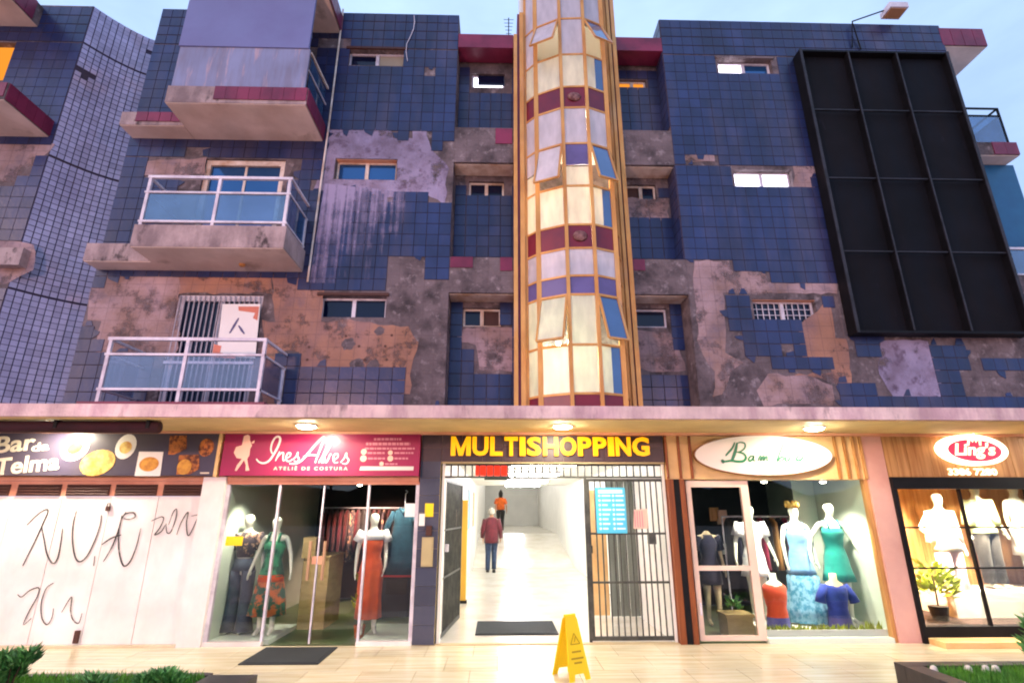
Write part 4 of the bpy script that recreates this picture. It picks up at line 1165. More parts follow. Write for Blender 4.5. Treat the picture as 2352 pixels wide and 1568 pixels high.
fl = empty('floodlight', (6.9, 8.0, 10.87), 'floodlight on a thin braced arm above the black billboard', 'floodlight')
ax, az = at(1957, 50, 7.9); hx_, hz_ = at(2054, 27, 7.8)
part('bracket', MB().tube([(ax - .06, 7.97, 10.25), (ax, 7.9, az), (ax + .10, 7.97, 10.2)], .014, 6), 'black_steel', fl)
part('arm', MB().tube([(ax, 7.9, az), (ax + .4, 7.86, (az + hz_) / 2 + .06), (hx_ - .1, 7.82, hz_ + .08)], .013, 6), 'black_steel', fl)
part('housing', MB().box(hx_ - .18, hx_ + .18, 7.66, 7.94, hz_ - .04, hz_ + .08).box(hx_ - .12, hx_ + .12, 7.7, 7.9, hz_ + .08, hz_ + .12), 'white_metal', fl)
MT['amber'] = M('amber_lamp_glass', '#b98a62', 0.3)
part('lens', B(hx_ - .15, hx_ + .15, 7.69, 7.91, hz_ - .056, hz_ - .042), 'amber', fl)

# ================================================================== CANOPY LAMPS
LAMP = emitter('warm_dome_lamp', '#fff2d8', 225.0)
for x, y, r_, lab in ((-2.59, 7.25, .115, 'bright round ceiling lamp in front of the wine coloured sign'), (.86, 7.2, .115, 'bright round ceiling lamp over the yellow letters'),
                      (4.35, 7.27, .115, 'bright round ceiling lamp in front of the white oval sign'), (-6.2, 7.55, .115, 'small round ceiling lamp over the bar sign'),
                      (8.9, 7.3, .115, 'round ceiling lamp past the right edge of the red oval sign')):
    d = empty('ceiling_lamp', (x, y, 2.80), lab, 'lamp', 'lamps under the canopy')
    part('rim', MB().loft([(x, y, 2.799, r_ + .02, r_ + .02), (x, y, 2.78, r_ + .02, r_ + .02)], 20), 'white_metal', d)
    part('dome', MB().loft([(x, y, 2.779, r_, r_), (x, y, 2.768, r_ * .95, r_ * .95), (x, y, 2.760, r_ * .7, r_ * .7), (x, y, 2.757, r_ * .3, r_ * .3)], 16), LAMP, d, True)
aw = empty('rolled_awning', (-6, 6.8, 2.7), 'rolled up dark maroon awning under the left end of the canopy', 'awning')
MT['awning'] = M('dark_maroon_canvas', '#3a1620', 0.8, col2='#2c1018', ns=3, nscale=(1, 3, 3))
part('roll', MB().tube([(-9, 6.95, 2.72), (-4.35, 6.95, 2.72)], .075, 12), 'awning', aw, True)
for x in (-7.0, -5.6, -4.45):
    part('bracket', B(x - .02, x + .02, 6.86, 7.05, 2.70, 2.797), 'black_steel', aw)

# ================================================================== BAR FRONT (closed) AND ITS SIGN
bar = empty('shuttered_shop', (-5.6, 7.98, 0), 'closed white shop front with spray painted tags and four brown louvres', 'shop front')
xs = [-9.0, -7.9, -6.83, -6.15, -5.47, -4.81, -4.21]
for a, b in zip(xs, xs[1:]):
    part('door_panel', B(a + .004, b - .004, 7.99 + random.uniform(-.004, .004), 8.04, .03, 1.895), 'white_paint', bar)
part('head_board', B(-9, -4.205, 7.985, 8.05, 1.90, 2.10), 'peach', bar)
for a, b in ((-6.79, -6.19), (-6.11, -5.51), (-5.43, -4.85), (-4.76, -4.215), (-7.5, -6.9)):
    lv = part('louvre', B(a, b, 7.972, 7.984, 1.905, 2.058), 'brown', bar)
    for k in range(4):
        part('slat', MB().bar((a + .01, 7.966, 1.925 + k * .037), (b - .01, 7.966, 1.925 + k * .037), .012, .024, up=(0, -1, .7)), 'brown', lv)
part('threshold', B(-9, -4.205, 7.93, 8.05, 0, .028), 'paving', bar)
part('padlock', MB().box(-5.50, -5.45, 7.955, 7.985, 1.70, 1.76).tube([(-5.495, 7.97, 1.76), (-5.49, 7.97, 1.80), (-5.46, 7.97, 1.80), (-5.455, 7.97, 1.76)], .007, 6), 'brown', bar)
part('floor_bolt', B(at(174, 1470, 7.97)[0] - .03, at(174, 1470, 7.97)[0] + .03, 7.955, 7.985, .05, .20), 'brown', bar)
GZ = lambda p: zm(0, 1600, 1.6333, p, 7.97)
tags = [[(160, 600), (220, 540), (275, 505), (290, 520), (260, 590), (215, 690), (165, 790), (135, 850)], [(250, 605), (265, 680), (285, 780), (320, 835), (350, 800), (370, 700), (380, 620)],
        [(465, 515), (445, 590), (440, 690), (455, 790), (485, 825), (530, 790), (580, 690), (610, 600), (618, 540)], [(578, 790), (570, 850)],
        [(770, 520), (745, 560), (720, 640), (680, 740), (630, 825)], [(620, 720), (680, 680), (740, 660)], [(745, 540), (725, 640), (725, 750), (750, 845), (790, 830), (830, 740), (860, 620)],
        [(740, 560), (770, 530), (815, 525), (825, 550), (790, 565), (755, 560)],
        [(925, 575), (985, 550), (1000, 565), (975, 620), (945, 660), (985, 640), (1010, 600)], [(1030, 600), (1060, 520), (1080, 505), (1075, 560), (1045, 640), (1020, 645), (1015, 590)],
        [(1080, 660), (1110, 580), (1150, 520), (1140, 590), (1150, 665), (1180, 620), (1215, 540)], [(1170, 545), (1220, 535)], [(1205, 560), (1195, 670)],
        [(105, 1025), (130, 1040), (180, 1000), (235, 985), (225, 1040), (180, 1120), (140, 1210), (190, 1170)], [(325, 955), (280, 990), (250, 1080), (255, 1170), (285, 1210), (315, 1170), (325, 1110)],
        [(375, 1135), (435, 1040), (430, 1120), (445, 1180), (480, 1200), (500, 1140)]]
for i, t in enumerate(tags):
    part('spray_stroke', MB().ribbon(GZ(t), 0.020 if i < 8 else .016, 7.979 - i * 3e-4, .002, smooth=5), 'spray', bar)

bs = empty('bar_sign', (-5.6, 7.9, 2.17), 'dark bar sign with white lettering and pictures of plated food', 'sign')
part('board', B(-9, -4.04, 7.86, 7.95, 2.175, 2.762), 'sign_bar', bs)
part('side_trim', B(-4.036, -3.995, 7.85, 7.95, 2.16, 2.765), 'cream_panel', bs)
SZ = lambda p: zm(0, 1600, 2.8, p, 7.855)
MT['sign_cream'] = M('cream_lettering', '#d8cbb8', 0.5, var=0.05)
for txt, px, h_, rot, wd in (('Bar', (-60, 282), .24, .10, .54), ('da', (325, 262), .12, .12, .24), ('Telma', (-70, 515), .24, .10, .88)):
    (x, z), = SZ([px])
    part('lettering', put_text(txt, x, z, 7.858, width=wd, height=h_, bold=.022, depth=.006, rot=rot), 'sign_cream', bs)
MT['plate_white'] = M('white_plate', '#e4e2dc', 0.4); MT['food_yellow'] = M('yellow_dish', '#e8cf72', 0.5, col2='#c98a3a', ns=9); MT['food_brown'] = M('fried_food', '#b0682a', 0.5, col2='#5a2a16', ns=14, thr=(.45, .55)); MT['food_gold'] = M('golden_food', '#dba23a', 0.5, col2='#b8782a', ns=12)
def ell(cx, cz, rx, rz, rot=0, n=20):
    return [(cx + rx * math.cos(t) * math.cos(rot) - rz * math.sin(t) * math.sin(rot), cz + rx * math.cos(t) * math.sin(rot) + rz * math.sin(t) * math.cos(rot)) for t in [2 * math.pi * k / n for k in range(n)]]
def print_(root, poly, y, m, nm='print'):
    part(nm, MB().prism_xz(poly, y, y + .003), m, root)
def SE(cx, cy, rx, ry, rot=0):
    (x, z), = SZ([(cx, cy)])
    k = 1 / (2.8 * 1.63265 * 153)
    return ell(x, z, rx * k, ry * k, rot)
print_(bs, SE(788, 225, 140, 118, .5), 7.856, 'plate_white', 'plate'); print_(bs, SE(785, 220, 75, 60, .4), 7.852, 'food_gold', 'dish')
print_(bs, SE(1025, 375, 170, 125, .25), 7.855, 'food_yellow', 'plate')
print_(bs, SE(1320, 205, 100, 125, -.2), 7.856, 'plate_white', 'plate'); print_(bs, SE(1320, 215, 60, 60), 7.852, 'food_yellow', 'dish')
print_(bs, SZ([(1410, 515), (1680, 515), (1715, 260), (1460, 258)]), 7.856, 'plate_white', 'plate'); print_(bs, SE(1565, 390, 95, 70), 7.852, 'food_gold', 'dish')
for p in ([(1765, 290), (1830, 290), (1960, 230), (1960, 90), (1785, 90)], [(1850, 500), (1990, 500), (2090, 440), (2090, 290), (1880, 295)]):
    print_(bs, SZ(p), 7.855, 'food_brown', 'photo')
print_(bs, SE(2165, 215, 75, 90), 7.855, 'food_brown', 'photo'); print_(bs, SE(1935, 420, 70, 75), 7.851, 'food_gold', 'dish')
print_(bs, SZ([(2100, 490), (2195, 490), (2195, 475), (2100, 475)]), 7.856, 'sign_cream', 'small_print')

# ================================================================== WINE COLOURED SIGN
ins = empty('shop_sign', (-2.5, 7.9, 2.17), 'wine coloured sign with white script lettering and a dancing figure', 'sign')
part('board', B(-3.955, -1.142, 7.86, 7.95, 2.175, 2.764), 'sign_wine', ins)
IZ = lambda p: zm(820, 1610, 3.0154, p, 7.85)
scr = [[(425, 330), (455, 365), (510, 378), (570, 350), (620, 280), (670, 190), (695, 110), (675, 78), (635, 95), (600, 160), (590, 230), (605, 270)],
       [(640, 355), (665, 300), (690, 245)], [(660, 320), (700, 270), (730, 262), (728, 310), (730, 350), (750, 340)],
       [(765, 325), (805, 300), (812, 268), (785, 265), (762, 305), (768, 350), (805, 355), (835, 330)], [(835, 340), (875, 300), (895, 255), (890, 300), (908, 330), (885, 362), (850, 352)],
       [(800, 385), (870, 382), (935, 350), (1010, 270), (1090, 175), (1150, 110), (1195, 85), (1160, 190), (1120, 290), (1090, 375)], [(955, 305), (1040, 285), (1130, 295)],
       [(1130, 375), (1180, 290), (1235, 175), (1290, 92), (1298, 105), (1255, 190), (1190, 310), (1165, 370), (1190, 365)],
       [(1192, 285), (1200, 340), (1212, 372), (1240, 330), (1262, 278), (1278, 285)], [(1300, 345), (1345, 312), (1345, 275), (1312, 280), (1296, 330), (1312, 372), (1350, 368)], [(1378, 372), (1420, 320), (1445, 262), (1445, 305), (1470, 345), (1440, 385), (1395, 380)]]
for i, p in enumerate(scr):
    part('script_stroke', MB().ribbon(IZ(p), .030 if i in (0, 5, 7) else .021, 7.852 - i * 3e-4, .004, smooth=5, taper=True), 'sign_white', ins)
(xa, za), (xb, _z) = IZ([(615, 458), (1455, 458)])
part('lettering', put_text('ATELIÊ DE COSTURA', xa, za, 7.858, width=xb - xa, height=.062, bold=.02, depth=.004, spacing=1.5), 'sign_peach', ins)
dn = MB()
for p in ([(285, 70), (330, 55), (352, 75), (352, 120), (375, 180), (355, 215), (345, 290), (320, 330), (330, 400), (345, 460), (300, 465), (305, 400), (285, 345), (240, 410), (200, 465), (180, 462), (205, 400), (260, 330), (200, 320), (168, 260), (195, 195), (260, 175), (272, 120)], [(370, 140), (405, 120), (400, 150), (372, 160)]):
    tri_poly(dn, IZ(p), 7.8565)
part('figure_print', dn, 'sign_peach', ins)
random.seed(3)
for x0, x1, y0, h_ in ((1755, 2065, 107, 26), (1665, 2165, 160, 30), (1650, 2215, 213, 20), (1680, 1875, 263, 20), (1985, 2205, 263, 20), (1685, 1880, 325, 20), (1985, 2140, 325, 20), (1880, 2020, 388, 18)):
    x = x0
    while x < x1:                         # lines of print too small to read
        wv = random.uniform(16, 60)
        a = IZ([(x, y0 + h_ / 2), (min(x + wv, x1), y0 + h_ / 2), (min(x + wv, x1), y0 - h_ / 2), (x, y0 - h_ / 2)])
        print_(ins, a, 7.857, 'sign_dim', 'small_print')
        x += wv + 9
for cx, cy, r_ in ((1640, 250, 32), (1635, 325, 36), (1940, 260, 26), (1940, 325, 32), (1840, 385, 24)):
    (x, z), = IZ([(cx, cy)])
    print_(ins, ell(x, z, r_ * .0013, r_ * .0013), 7.8565, 'sign_peach', 'icon')
print_(ins, IZ([(1590, 460), (2200, 460), (2205, 415), (1605, 415)]), 7.856, 'sign_white', 'white_bar')

# ================================================================== MULTISHOPPING LETTERS
ms = empty('letter_sign', (.75, 7.94, 2.46), 'raised yellow capital letters spelling MULTISHOPPING over the passage', 'sign')
word = 'MULTISHOPPING'
x = -.70
wid = dict(M=.29, U=.235, L=.185, T=.2, I=.085, S=.21, H=.225, O=.245, P=.2, N=.225, G=.25)
gap = (2.92 - sum(wid[c] for c in word)) / (len(word) - 1)
for c in word:
    if c == 'M':
        h_, w_, t_ = .275, wid[c], .066
        mb = MB().prism_xz([(x, 2.466), (x + t_, 2.466), (x + t_, 2.466 + h_), (x, 2.466 + h_)], 7.91, 7.945).prism_xz([(x + w_ - t_, 2.466), (x + w_, 2.466), (x + w_, 2.466 + h_), (x + w_ - t_, 2.466 + h_)], 7.91, 7.945)
        mb.prism_xz([(x + t_, 2.466 + h_), (x + t_, 2.466 + h_ - .10), (x + w_ / 2 - .03, 2.466), (x + w_ / 2, 2.466), (x + w_ / 2, 2.466 + .10)], 7.911, 7.945).prism_xz([(x + w_ - t_, 2.466 + h_), (x + w_ / 2, 2.466 + .10), (x + w_ / 2, 2.466), (x + w_ / 2 + .03, 2.466), (x + w_ - t_, 2.466 + h_ - .10)], 7.911, 7.945)
        part('letter', mb, 'yellow', ms)
    else:
        part('letter', put_text(c, x, 2.466, 7.945, width=wid[c], height=.275, bold=.035, depth=.035), 'yellow', ms)
    x += wid[c] + gap

# ================================================================== DRESS SHOP FRONT (left)
sf = empty('glass_storefront', (-2.5, 8.02, 0), 'glazed shop front with white bars under the wine coloured sign', 'shop front')
part('head_rail', B(-3.88, -1.14, 7.985, 8.055, 2.06, 2.102), 'peach', sf)
for x, wv in ((-3.86, .05), (-3.13, .03), (-1.86, .03), (-1.163, .05)):
    part('bar', B(x - wv / 2, x + wv / 2, 7.99, 8.05, .05, 2.058), 'white_metal', sf)
part('sill', B(-3.88, -3.115, 7.96, 8.10, .0, .05), 'white_paint', sf)
part('sill', B(-1.875, -1.14, 7.96, 8.10, .0, .05), 'white_paint', sf)
for a, b in ((-3.835, -3.145), (-1.845, -1.19)):
    part('pane', B(a, b, 8.015, 8.021, .052, 2.058), 'shop_glass', sf)
for a, b, hx in ((-3.11, -2.512, -2.60), (-2.492, -1.88, -2.40)):
    dr = part('glass_door', B(a, b, 8.015, 8.023, .02, 2.05), 'shop_glass', sf)
    part('stile', B(-2.512 if a < -3 else -2.503, -2.503 if a < -3 else -2.492, 8.0, 8.04, .02, 2.05), 'white_metal', dr)
    MT.setdefault('handle', M('wooden_pull', '#b08a6a', 0.5))
    part('handle', MB().tube([(hx, 7.96, .80), (hx, 7.96, 1.30)], .022, 8), 'handle', dr)
    part('lock', B(hx + (.03 if a < -3 else -.09), hx + (.09 if a < -3 else -.03), 7.985, 8.012, 1.0, 1.10), 'peach', dr)
MT['lbl'] = MT['label_yellow']
single('yellow_card', B(-3.79, -3.56, 8.003, 8.012, 1.24, 1.36), 'label_yellow', (-3.68, 8.0, 1.24), 'small yellow card stuck to the left pane of the dress shop', 'card')
single('white_notice', B(-1.33, -1.17, 7.998, 8.010, 1.62, 1.80), 'paper', (-1.25, 8.0, 1.62), 'white paper notice in the upper right pane of the dress shop', 'notice')
# on the dark pillar
single('yellow_label', B(-1.04, -.92, 7.945, 7.953, 1.62, 1.80), 'label_yellow', (-.98, 7.95, 1.62), 'yellow sticker on the dark tiled pillar', 'sticker')
single('intercom', MB().box(-1.115, -1.035, 7.925, 7.953, 1.50, 1.66).box(-1.10, -1.05, 7.918, 7.925, 1.58, 1.63), ['paper'], (-1.07, 7.94, 1.5), 'small white intercom box on the dark tiled pillar', 'intercom')
single('card_reader', MB().box(-1.01, -.93, 7.915, 7.953, 1.37, 1.50).box(-1.0, -.94, 7.909, 7.915, 1.44, 1.49), 'brown', (-.97, 7.94, 1.37), 'small dark wall box above the cream meter cover', 'wall box')
MT['meter'] = M('cream_meter_cover', '#b5a67a', 0.6)
single('meter_cover', MB().box(-1.06, -.90, 7.935, 7.953, .97, 1.35).box(-1.04, -.92, 7.929, 7.935, .99, 1.33), 'meter', (-.98, 7.95, .97), 'tall cream meter cover on the dark tiled pillar', 'cover')

# ================================================================== PASSAGE GATES
def gate_leaf(name, lab, w_, h_, n, mat4, rails):
    g_ = empty(name, mat4.to_translation(), lab, 'gate')
    def q(mb): return mb.xform(mat4)
    part('frame', q(MB().box(0, .04, -.02, .02, 0, h_).box(w_ - .04, w_, -.02, .02, 0, h_).box(.04, w_ - .04, -.02, .02, 0, .05).box(.04, w_ - .04, -.02, .02, h_ - .04, h_)), 'grey_steel', g_)
    for k in range(n):
        x = .04 + (k + 1) * (w_ - .08) / (n + 1)
        part('bar', q(B(x - .009, x + .009, -.009, .009, .05, h_ - .04)), 'grey_steel', g_)
    for z in rails:
        part('rail', q(B(.04, w_ - .04, -.014, .014, z - .014, z + .014)), 'grey_steel', g_)
    return g_, q
GR, qr = gate_leaf('steel_gate', 'closed grey barred gate leaf with a blue poster on the right of the passage', 1.15, 2.12, 12, Matrix.Translation((1.285, 8.06, .03)), (.72, 1.36))
part('lock_box', qr(B(.86, .96, -.05, .05, 1.22, 1.36)), 'grey_steel', GR)
GL, ql = gate_leaf('steel_gate', 'open grey barred gate leaf folded inwards on the left of the passage', 1.62, 2.12, 15, Matrix.Translation((-.81, 8.1, .03)) @ Matrix.Rotation(R(84), 4, 'Z'), (.75, 1.4))
part('lock_box', ql(B(.25, .33, -.05, .05, 1.1, 1.2)), 'white_metal', GL)
gt = empty('gate_transom', (.8, 8.06, 2.17), 'grey barred grille spanning the passage above the gates', 'grille')
part('rail', B(-.838, 2.44, 8.04, 8.08, 2.158, 2.185), 'grey_steel', gt)
part('rail', B(-.838, 2.44, 8.04, 8.08, 2.335, 2.358), 'grey_steel', gt)
for k in range(32):
    x = -.80 + k * .1035
    part('bar', B(x - .010, x + .010, 8.05, 8.07, 2.185, 2.335), 'grey_steel', gt)
for x in (-.82, 1.265, 2.42):
    part('post', B(x - .018, x + .018, 8.035, 8.085, 0, 2.158), 'grey_steel', gt)
po = empty('poster', (1.66, 8.03, 1.25), 'bright cyan notice poster with white lines hung on the barred gate', 'poster')
pa = zm(2150, 1780, 5.227, [(430, 330), (1010, 320), (1030, 1090), (880, 1140), (800, 1100), (480, 1110)], 8.02)
x0, x1 = pa[0][0], pa[1][0]; z1, z0 = pa[0][1] + .06, pa[3][1]
part('sheet', MB().prism_xz([(x0, z0), (x1, z0), (x1, z1), (x0, z1)], 8.02, 8.025), 'cyan', po)
for k in range(9):
    z = z1 - .05 - k * (z1 - z0 - .08) / 8.5
    if k == 0: part('print_line', B(x0 + .04, x1 - .04, 8.015, 8.019, z - .03, z + .02), 'cyan_light', po); continue
    for a, b in ((.04, .20), (.24, .40)):
        part('print_line', B(x0 + a + .05, x0 + b + random.uniform(-.04, .02), 8.016, 8.019, z - .012, z + .012), 'cyan_light', po)
        part('print_dot', tri_poly(MB(), ell(x0 + a + .015, z, .018, .018, 0, 10), 8.017), 'cyan_light', po)
px = zm(2150, 1780, 5.227, [(1180, 1050), (1460, 1050), (1450, 660), (1190, 680)], 8.02)
po2 = empty('paper_notice', (2.0, 8.03, 1.4), 'faded pink printed notice beside the cyan poster on the gate', 'notice')
part('sheet', MB().prism_xz(px, 8.02, 8.025), 'paper_pink', po2)
for k in range(4):
    xx = px[0][0] + .025 + k * .035
    part('print_line', B(xx, xx + .012, 8.016, 8.019, px[0][1] + .02, px[2][1] - .03), 'sign_dim', po2)
single('gate_notice', B(-.84, -.74, 9.20, 9.41, 1.42, 1.72).xform(Matrix.Translation((.05, 0, 0))), 'paper_pink', (-.74, 9.3, 1.42), 'pale notice tied to the open gate leaf', 'notice')
# ---- inside the passage
PTUBE = emitter('passage_tube', '#faf9fa', 85.0)
for k in range(4):
    y = 9.6 + k * 2.9
    l_ = empty('tube_light', (.8, y, 2.5), ['white tube light nearest the gates in the passage', 'second white tube light from the gates in the passage', 'third white tube light from the gates in the passage', 'fourth white tube light from the gates in the passage', 'farthest white tube light in the passage'][k], 'lamp', 'passage tube lights')
    part('housing', B(.2, 1.4, y - .09, y + .09, 2.50, 2.545), 'white_metal', l_)
    for dy in (-.04, .04):
        part('tube', MB().tube([(.24, y + dy, 2.47), (1.36, y + dy, 2.47)], .02, 8), PTUBE, l_)
struct('passage_ramp', MB().add([(-.775, 17.9, .003), (2.395, 17.9, .003), (2.395, 23.0, .803), (-.775, 23.0, .803)], [(0, 1, 2, 3)]), 'floor_white')
for k in range(3):
    y = 22 + k * 4
    l_ = empty('tube_light', (.8, y, 3.45), ['white tube light over the steps in the passage', 'white tube light beyond the steps in the passage', 'last white tube light at the far end of the passage'][k], 'lamp', 'passage tube lights')
    part('housing', B(.2, 1.4, y - .09, y + .09, 3.45, 3.495), 'white_metal', l_)
    part('tube', MB().tube([(.24, y, 3.42), (1.36, y, 3.42)], .02, 8), PTUBE, l_)
MT['mustard'] = M('mustard_paint', '#d8a838', 0.5)
ps = empty('door_post', (-.68, 11.4, 0), 'yellow painted post on the left wall inside the passage', 'post')
part('shaft', B(-.74, -.62, 11.3, 11.42, .05, 1.9), 'mustard', ps); part('foot', B(-.76, -.6, 11.28, 11.44, 0, .05), 'black_steel', ps)
pw = empty('passage_door', (2.3, 9.4, 0), 'cream door leaning open behind the barred gate', 'door')
part('leaf', B(1.56, 1.90, 9.9, 9.95, .02, 2.05), 'cream_panel', pw); part('handle', B(1.60, 1.64, 9.85, 9.9, 1.0, 1.12), 'black_steel', pw)
fd = empty('folding_door', (2.15, 9.8, 0), 'grey slatted folding door behind the barred gate', 'door')
MT['grey_slat'] = M('grey_green_slat', '#6d746c', 0.6)
for k in range(6):
    part('slat', B(1.91 + k * .082, 1.985 + k * .082, 9.80 + (k % 2) * .03, 9.84 + (k % 2) * .03, .02, 2.2), 'grey_slat', fd)
sgn = empty('hanging_sign', (-.2, 9.2, 2.2), 'red and green hanging sign inside the passage behind the grille', 'sign')
MT['red_lit'] = M('red_sign_face', '#e0281c', 0.5, emit=.8, ecol='#ff2a14'); MT['green_dark'] = M('dark_green_face', '#1f3a2a', 0.5)
xa_, xb_ = at(1092, 1080, 9.2)[0], at(1165, 1080, 9.2)[0]
part('face', B(xa_, xb_, 9.2, 9.25, 2.26, 2.43), 'red_lit', sgn); part('strip', B(xa_ + .15, xb_ + .05, 9.18, 9.195, 2.19, 2.255), 'green_dark', sgn); part('hanger', MB().tube([(xa_ + .2, 9.22, 2.43), (xa_ + .2, 9.22, 2.55)], .01, 6), 'black_steel', sgn)
for i, (x, y, c, lab) in enumerate(((-.765, 14.2, 'cyan', 'blue shop panel on the left wall of the passage'), (2.385, 15.5, 'coral', 'narrow red banner on the right wall of the passage'), (-.765, 16.8, 'mustard', 'yellow shop panel deep on the left wall of the passage'))):
    q_ = empty('wall_panel', (x, y, 1.2), lab, 'panel')
    part('face', B(x, x + .02, y, y + (.5 if i != 1 else .12), 1.25, 2.2), c, q_)
    part('frame', B(x - .003, x + .012, y - .03, y + (.53 if i != 1 else .15), 1.22, 2.23), 'white_metal', q_)

# ================================================================== FIGURES
def skin_mesh(J, bones, mat, name):
    bm = bmesh.new()
    lay = bm.verts.layers.skin.verify()
    vd = {}
    for k, (p, r) in J.items():
        v = bm.verts.new(p)
        v[lay].radius = r if isinstance(r, tuple) else (r, r)
        v[lay].use_root = (k == 'pelvis')
        vd[k] = v
    for a, b in bones:
        bm.edges.new((vd[a], vd[b]))
    me = bpy.data.meshes.new(name)
    bm.to_mesh(me); bm.free()
    me.materials.append(MT[mat])
    return me
BASE = dict(pelvis=((0, 0, .52), .078), waist=((0, 0, .60), .062), chest=((0, -.005, .70), .076), upper=((0, .0, .775), .066),
            neckb=((0, .005, .83), .034), neck=((0, 0, .86), .029), jaw=((0, -.012, .888), .038), head=((0, -.006, .928), .05), crown=((0, .002, .968), .036))
for s, t in ((-1, 'l'), (1, 'r')):
    BASE['sh' + t] = ((s * .098, .005, .798), .027)
    BASE['el' + t] = ((s * .125, .015, .645), .019)
    BASE['wr' + t] = ((s * .135, -.02, .51), .0135)
    BASE['pa' + t] = ((s * .137, -.03, .478), .015)
    BASE['hp' + t] = ((s * .048, 0, .485), .056)
    BASE['kn' + t] = ((s * .052, -.008, .275), .034)
    BASE['an' + t] = ((s * .055, .008, .045), .020)
    BASE['to' + t] = ((s * .06, -.075, .014), .015)
BONES = [('pelvis', 'waist'), ('waist', 'chest'), ('chest', 'upper'), ('upper', 'neckb'), ('neckb', 'neck'), ('neck', 'jaw'), ('jaw', 'head'), ('head', 'crown')]
for t in 'lr':
    BONES += [('upper', 'sh' + t), ('sh' + t, 'el' + t), ('el' + t, 'wr' + t), ('wr' + t, 'pa' + t), ('pelvis', 'hp' + t), ('hp' + t, 'kn' + t), ('kn' + t, 'an' + t), ('an' + t, 'to' + t)]
def figure(name, lab, cat, loc, H, mat, pose=None, rz=0.0, group=None, drop=()):
    root = empty(name, loc, lab, cat, group)
    J = dict(BASE)
    for k, p in (pose or {}).items(): J[k] = (p, J[k][1])
    bones = [b for b in BONES if b[0] not in drop and b[1] not in drop]
    J = {k: v for k, v in J.items() if k not in drop}
    for t, s in (('l', -1), ('r', 1)):
        if 'pa' + t not in J: continue
        w_, p_ = Vector(J['wr' + t][0]), Vector(J['pa' + t][0])
        d = (p_ - w_).normalized(); sd_ = d.cross(Vector((1, 0, 0))).normalized()
        for i, (o, L) in enumerate(((-.012, .034), (-.004, .042), (.004, .04), (.012, .032))):
            a = p_ + d * .014 + sd_ * o; b = a + d * L + Vector((-s * .006, -.004, 0))
            J['f%s%da' % (t, i)] = (tuple(a), .0052); J['f%s%db' % (t, i)] = (tuple(b), .0046)
            bones += [('pa' + t, 'f%s%da' % (t, i)), ('f%s%da' % (t, i), 'f%s%db' % (t, i))]
        th = w_.lerp(p_, .5) + sd_ * -.022 + Vector((-s * .006, 0, 0))
        J['t%sa' % t] = (tuple(th), .0062); J['t%sb' % t] = (tuple(th + d * .026), .005)
        bones += [('pa' + t, 't%sa' % t), ('t%sa' % t, 't%sb' % t)]
    J = {k: (tuple(Vector(p) * H), (r * H if not isinstance(r, tuple) else (r[0] * H, r[1] * H))) for k, (p, r) in J.items()}
    me = skin_mesh(J, bones, mat, 'body')
    o = bpy.data.objects.new('body', me)
    COL.objects.link(o); o.parent = root
    o.rotation_euler = (0, 0, rz)
    sk = o.modifiers.new('skin', 'SKIN'); sk.use_smooth_shade = True; sk.branch_smoothing = 0.4
    sb_ = o.modifiers.new('sub', 'SUBSURF'); sb_.levels = 1; sb_.render_levels = 2
    WL[o.name] = Vector(loc)
    m4 = Matrix.Translation(loc) @ Matrix.Rotation(rz, 4, 'Z') @ Matrix.Scale(H, 4)
    def wear(nm, mb, mat_, smooth=True):
        return part(nm, mb.xform(m4), mat_, root, smooth)
    return root, wear
def straps(mb, zt=.815, zb=.765, x=.055, r=.006):
    for s in (-1, 1):
        mb.tube([(s * x, -.062, zb), (s * (x - .005), -.03, zt + .012), (s * (x - .006), .03, zt + .008), (s * x, .058, zb)], r, 5)
    return mb
TORSO = [(0, -.002, .765, .088, .066), (0, -.006, .72, .096, .078), (0, -.002, .665, .083, .067), (0, 0, .61, .073, .063), (0, 0, .56, .087, .075), (0, .002, .515, .098, .086)]
SKIRT = lambda L, w, rp=.03: [(0, .002, .46, .104, .09, rp * .4), (0, .002, (L + .46) / 2, (w + .104) / 2, (w + .09) / 2 * .95, rp), (0, .002, L, w, w * .85, rp)]
def sleeves(mb, zs=.795, L=.09, r=.045):
    for s in (-1, 1):
        mb.tube([(s * .085, 0, zs + .01), (s * .112, .005, zs - L * .5), (s * .126, .01, zs - L)], [r, r * .95, r], 12)
    return mb
SPREAD = dict(ell=(-.148, .01, .655), wrl=(-.178, -.03, .525), pal=(-.183, -.04, .494), elr=(.148, .01, .655), wrr=(.178, -.03, .525), par=(.183, -.04, .494))
HIP = dict(ell=(-.19, .03, .66), wrl=(-.12, -.03, .57), pal=(-.1, -.05, .55))

# ---- dress shop, left window (display floor 6 cm)
part('display_floor', B(-3.83, -3.05, 8.06, 9.1, .0, .06), 'mint_wall', bld)
part('display_floor', B(-1.84, -1.19, 8.06, 9.1, .0, .06), 'mint_wall', bld)
X = lambda px, py, Y: at(px, py, Y)[0]
f_, wear = figure('mannequin', 'white mannequin in flared grey jeans and patterned blouse', 'mannequin', (X(560, 1300, 8.45), 8.45, .06), 1.64, 'skin_w', SPREAD)
wear('blouse', sleeves(MB().loft([(0, 0, .815, .05, .045)] + TORSO[:4], 20, .0, 9), .795, .12, .05), 'floral_dark')
jn = MB().loft([(0, 0, .60, .078, .068), (0, 0, .55, .09, .08), (0, 0, .50, .10, .088)], 20)
for s in (-1, 1):
    jn.loft([(s * .048, 0, .50, .055, .08), (s * .052, 0, .40, .054, .062), (s * .056, -.006, .27, .05, .052), (s * .064, 0, .13, .062, .062), (s * .07, .0, .02, .078, .08)], 16, .03, 6)
wear('jeans', jn, 'jeans_blue')
f_, wear = figure('mannequin', 'white mannequin in green print top and orange bordered skirt', 'mannequin', (X(626, 1300, 8.35), 8.35, .06), 1.60, 'skin_w', SPREAD)
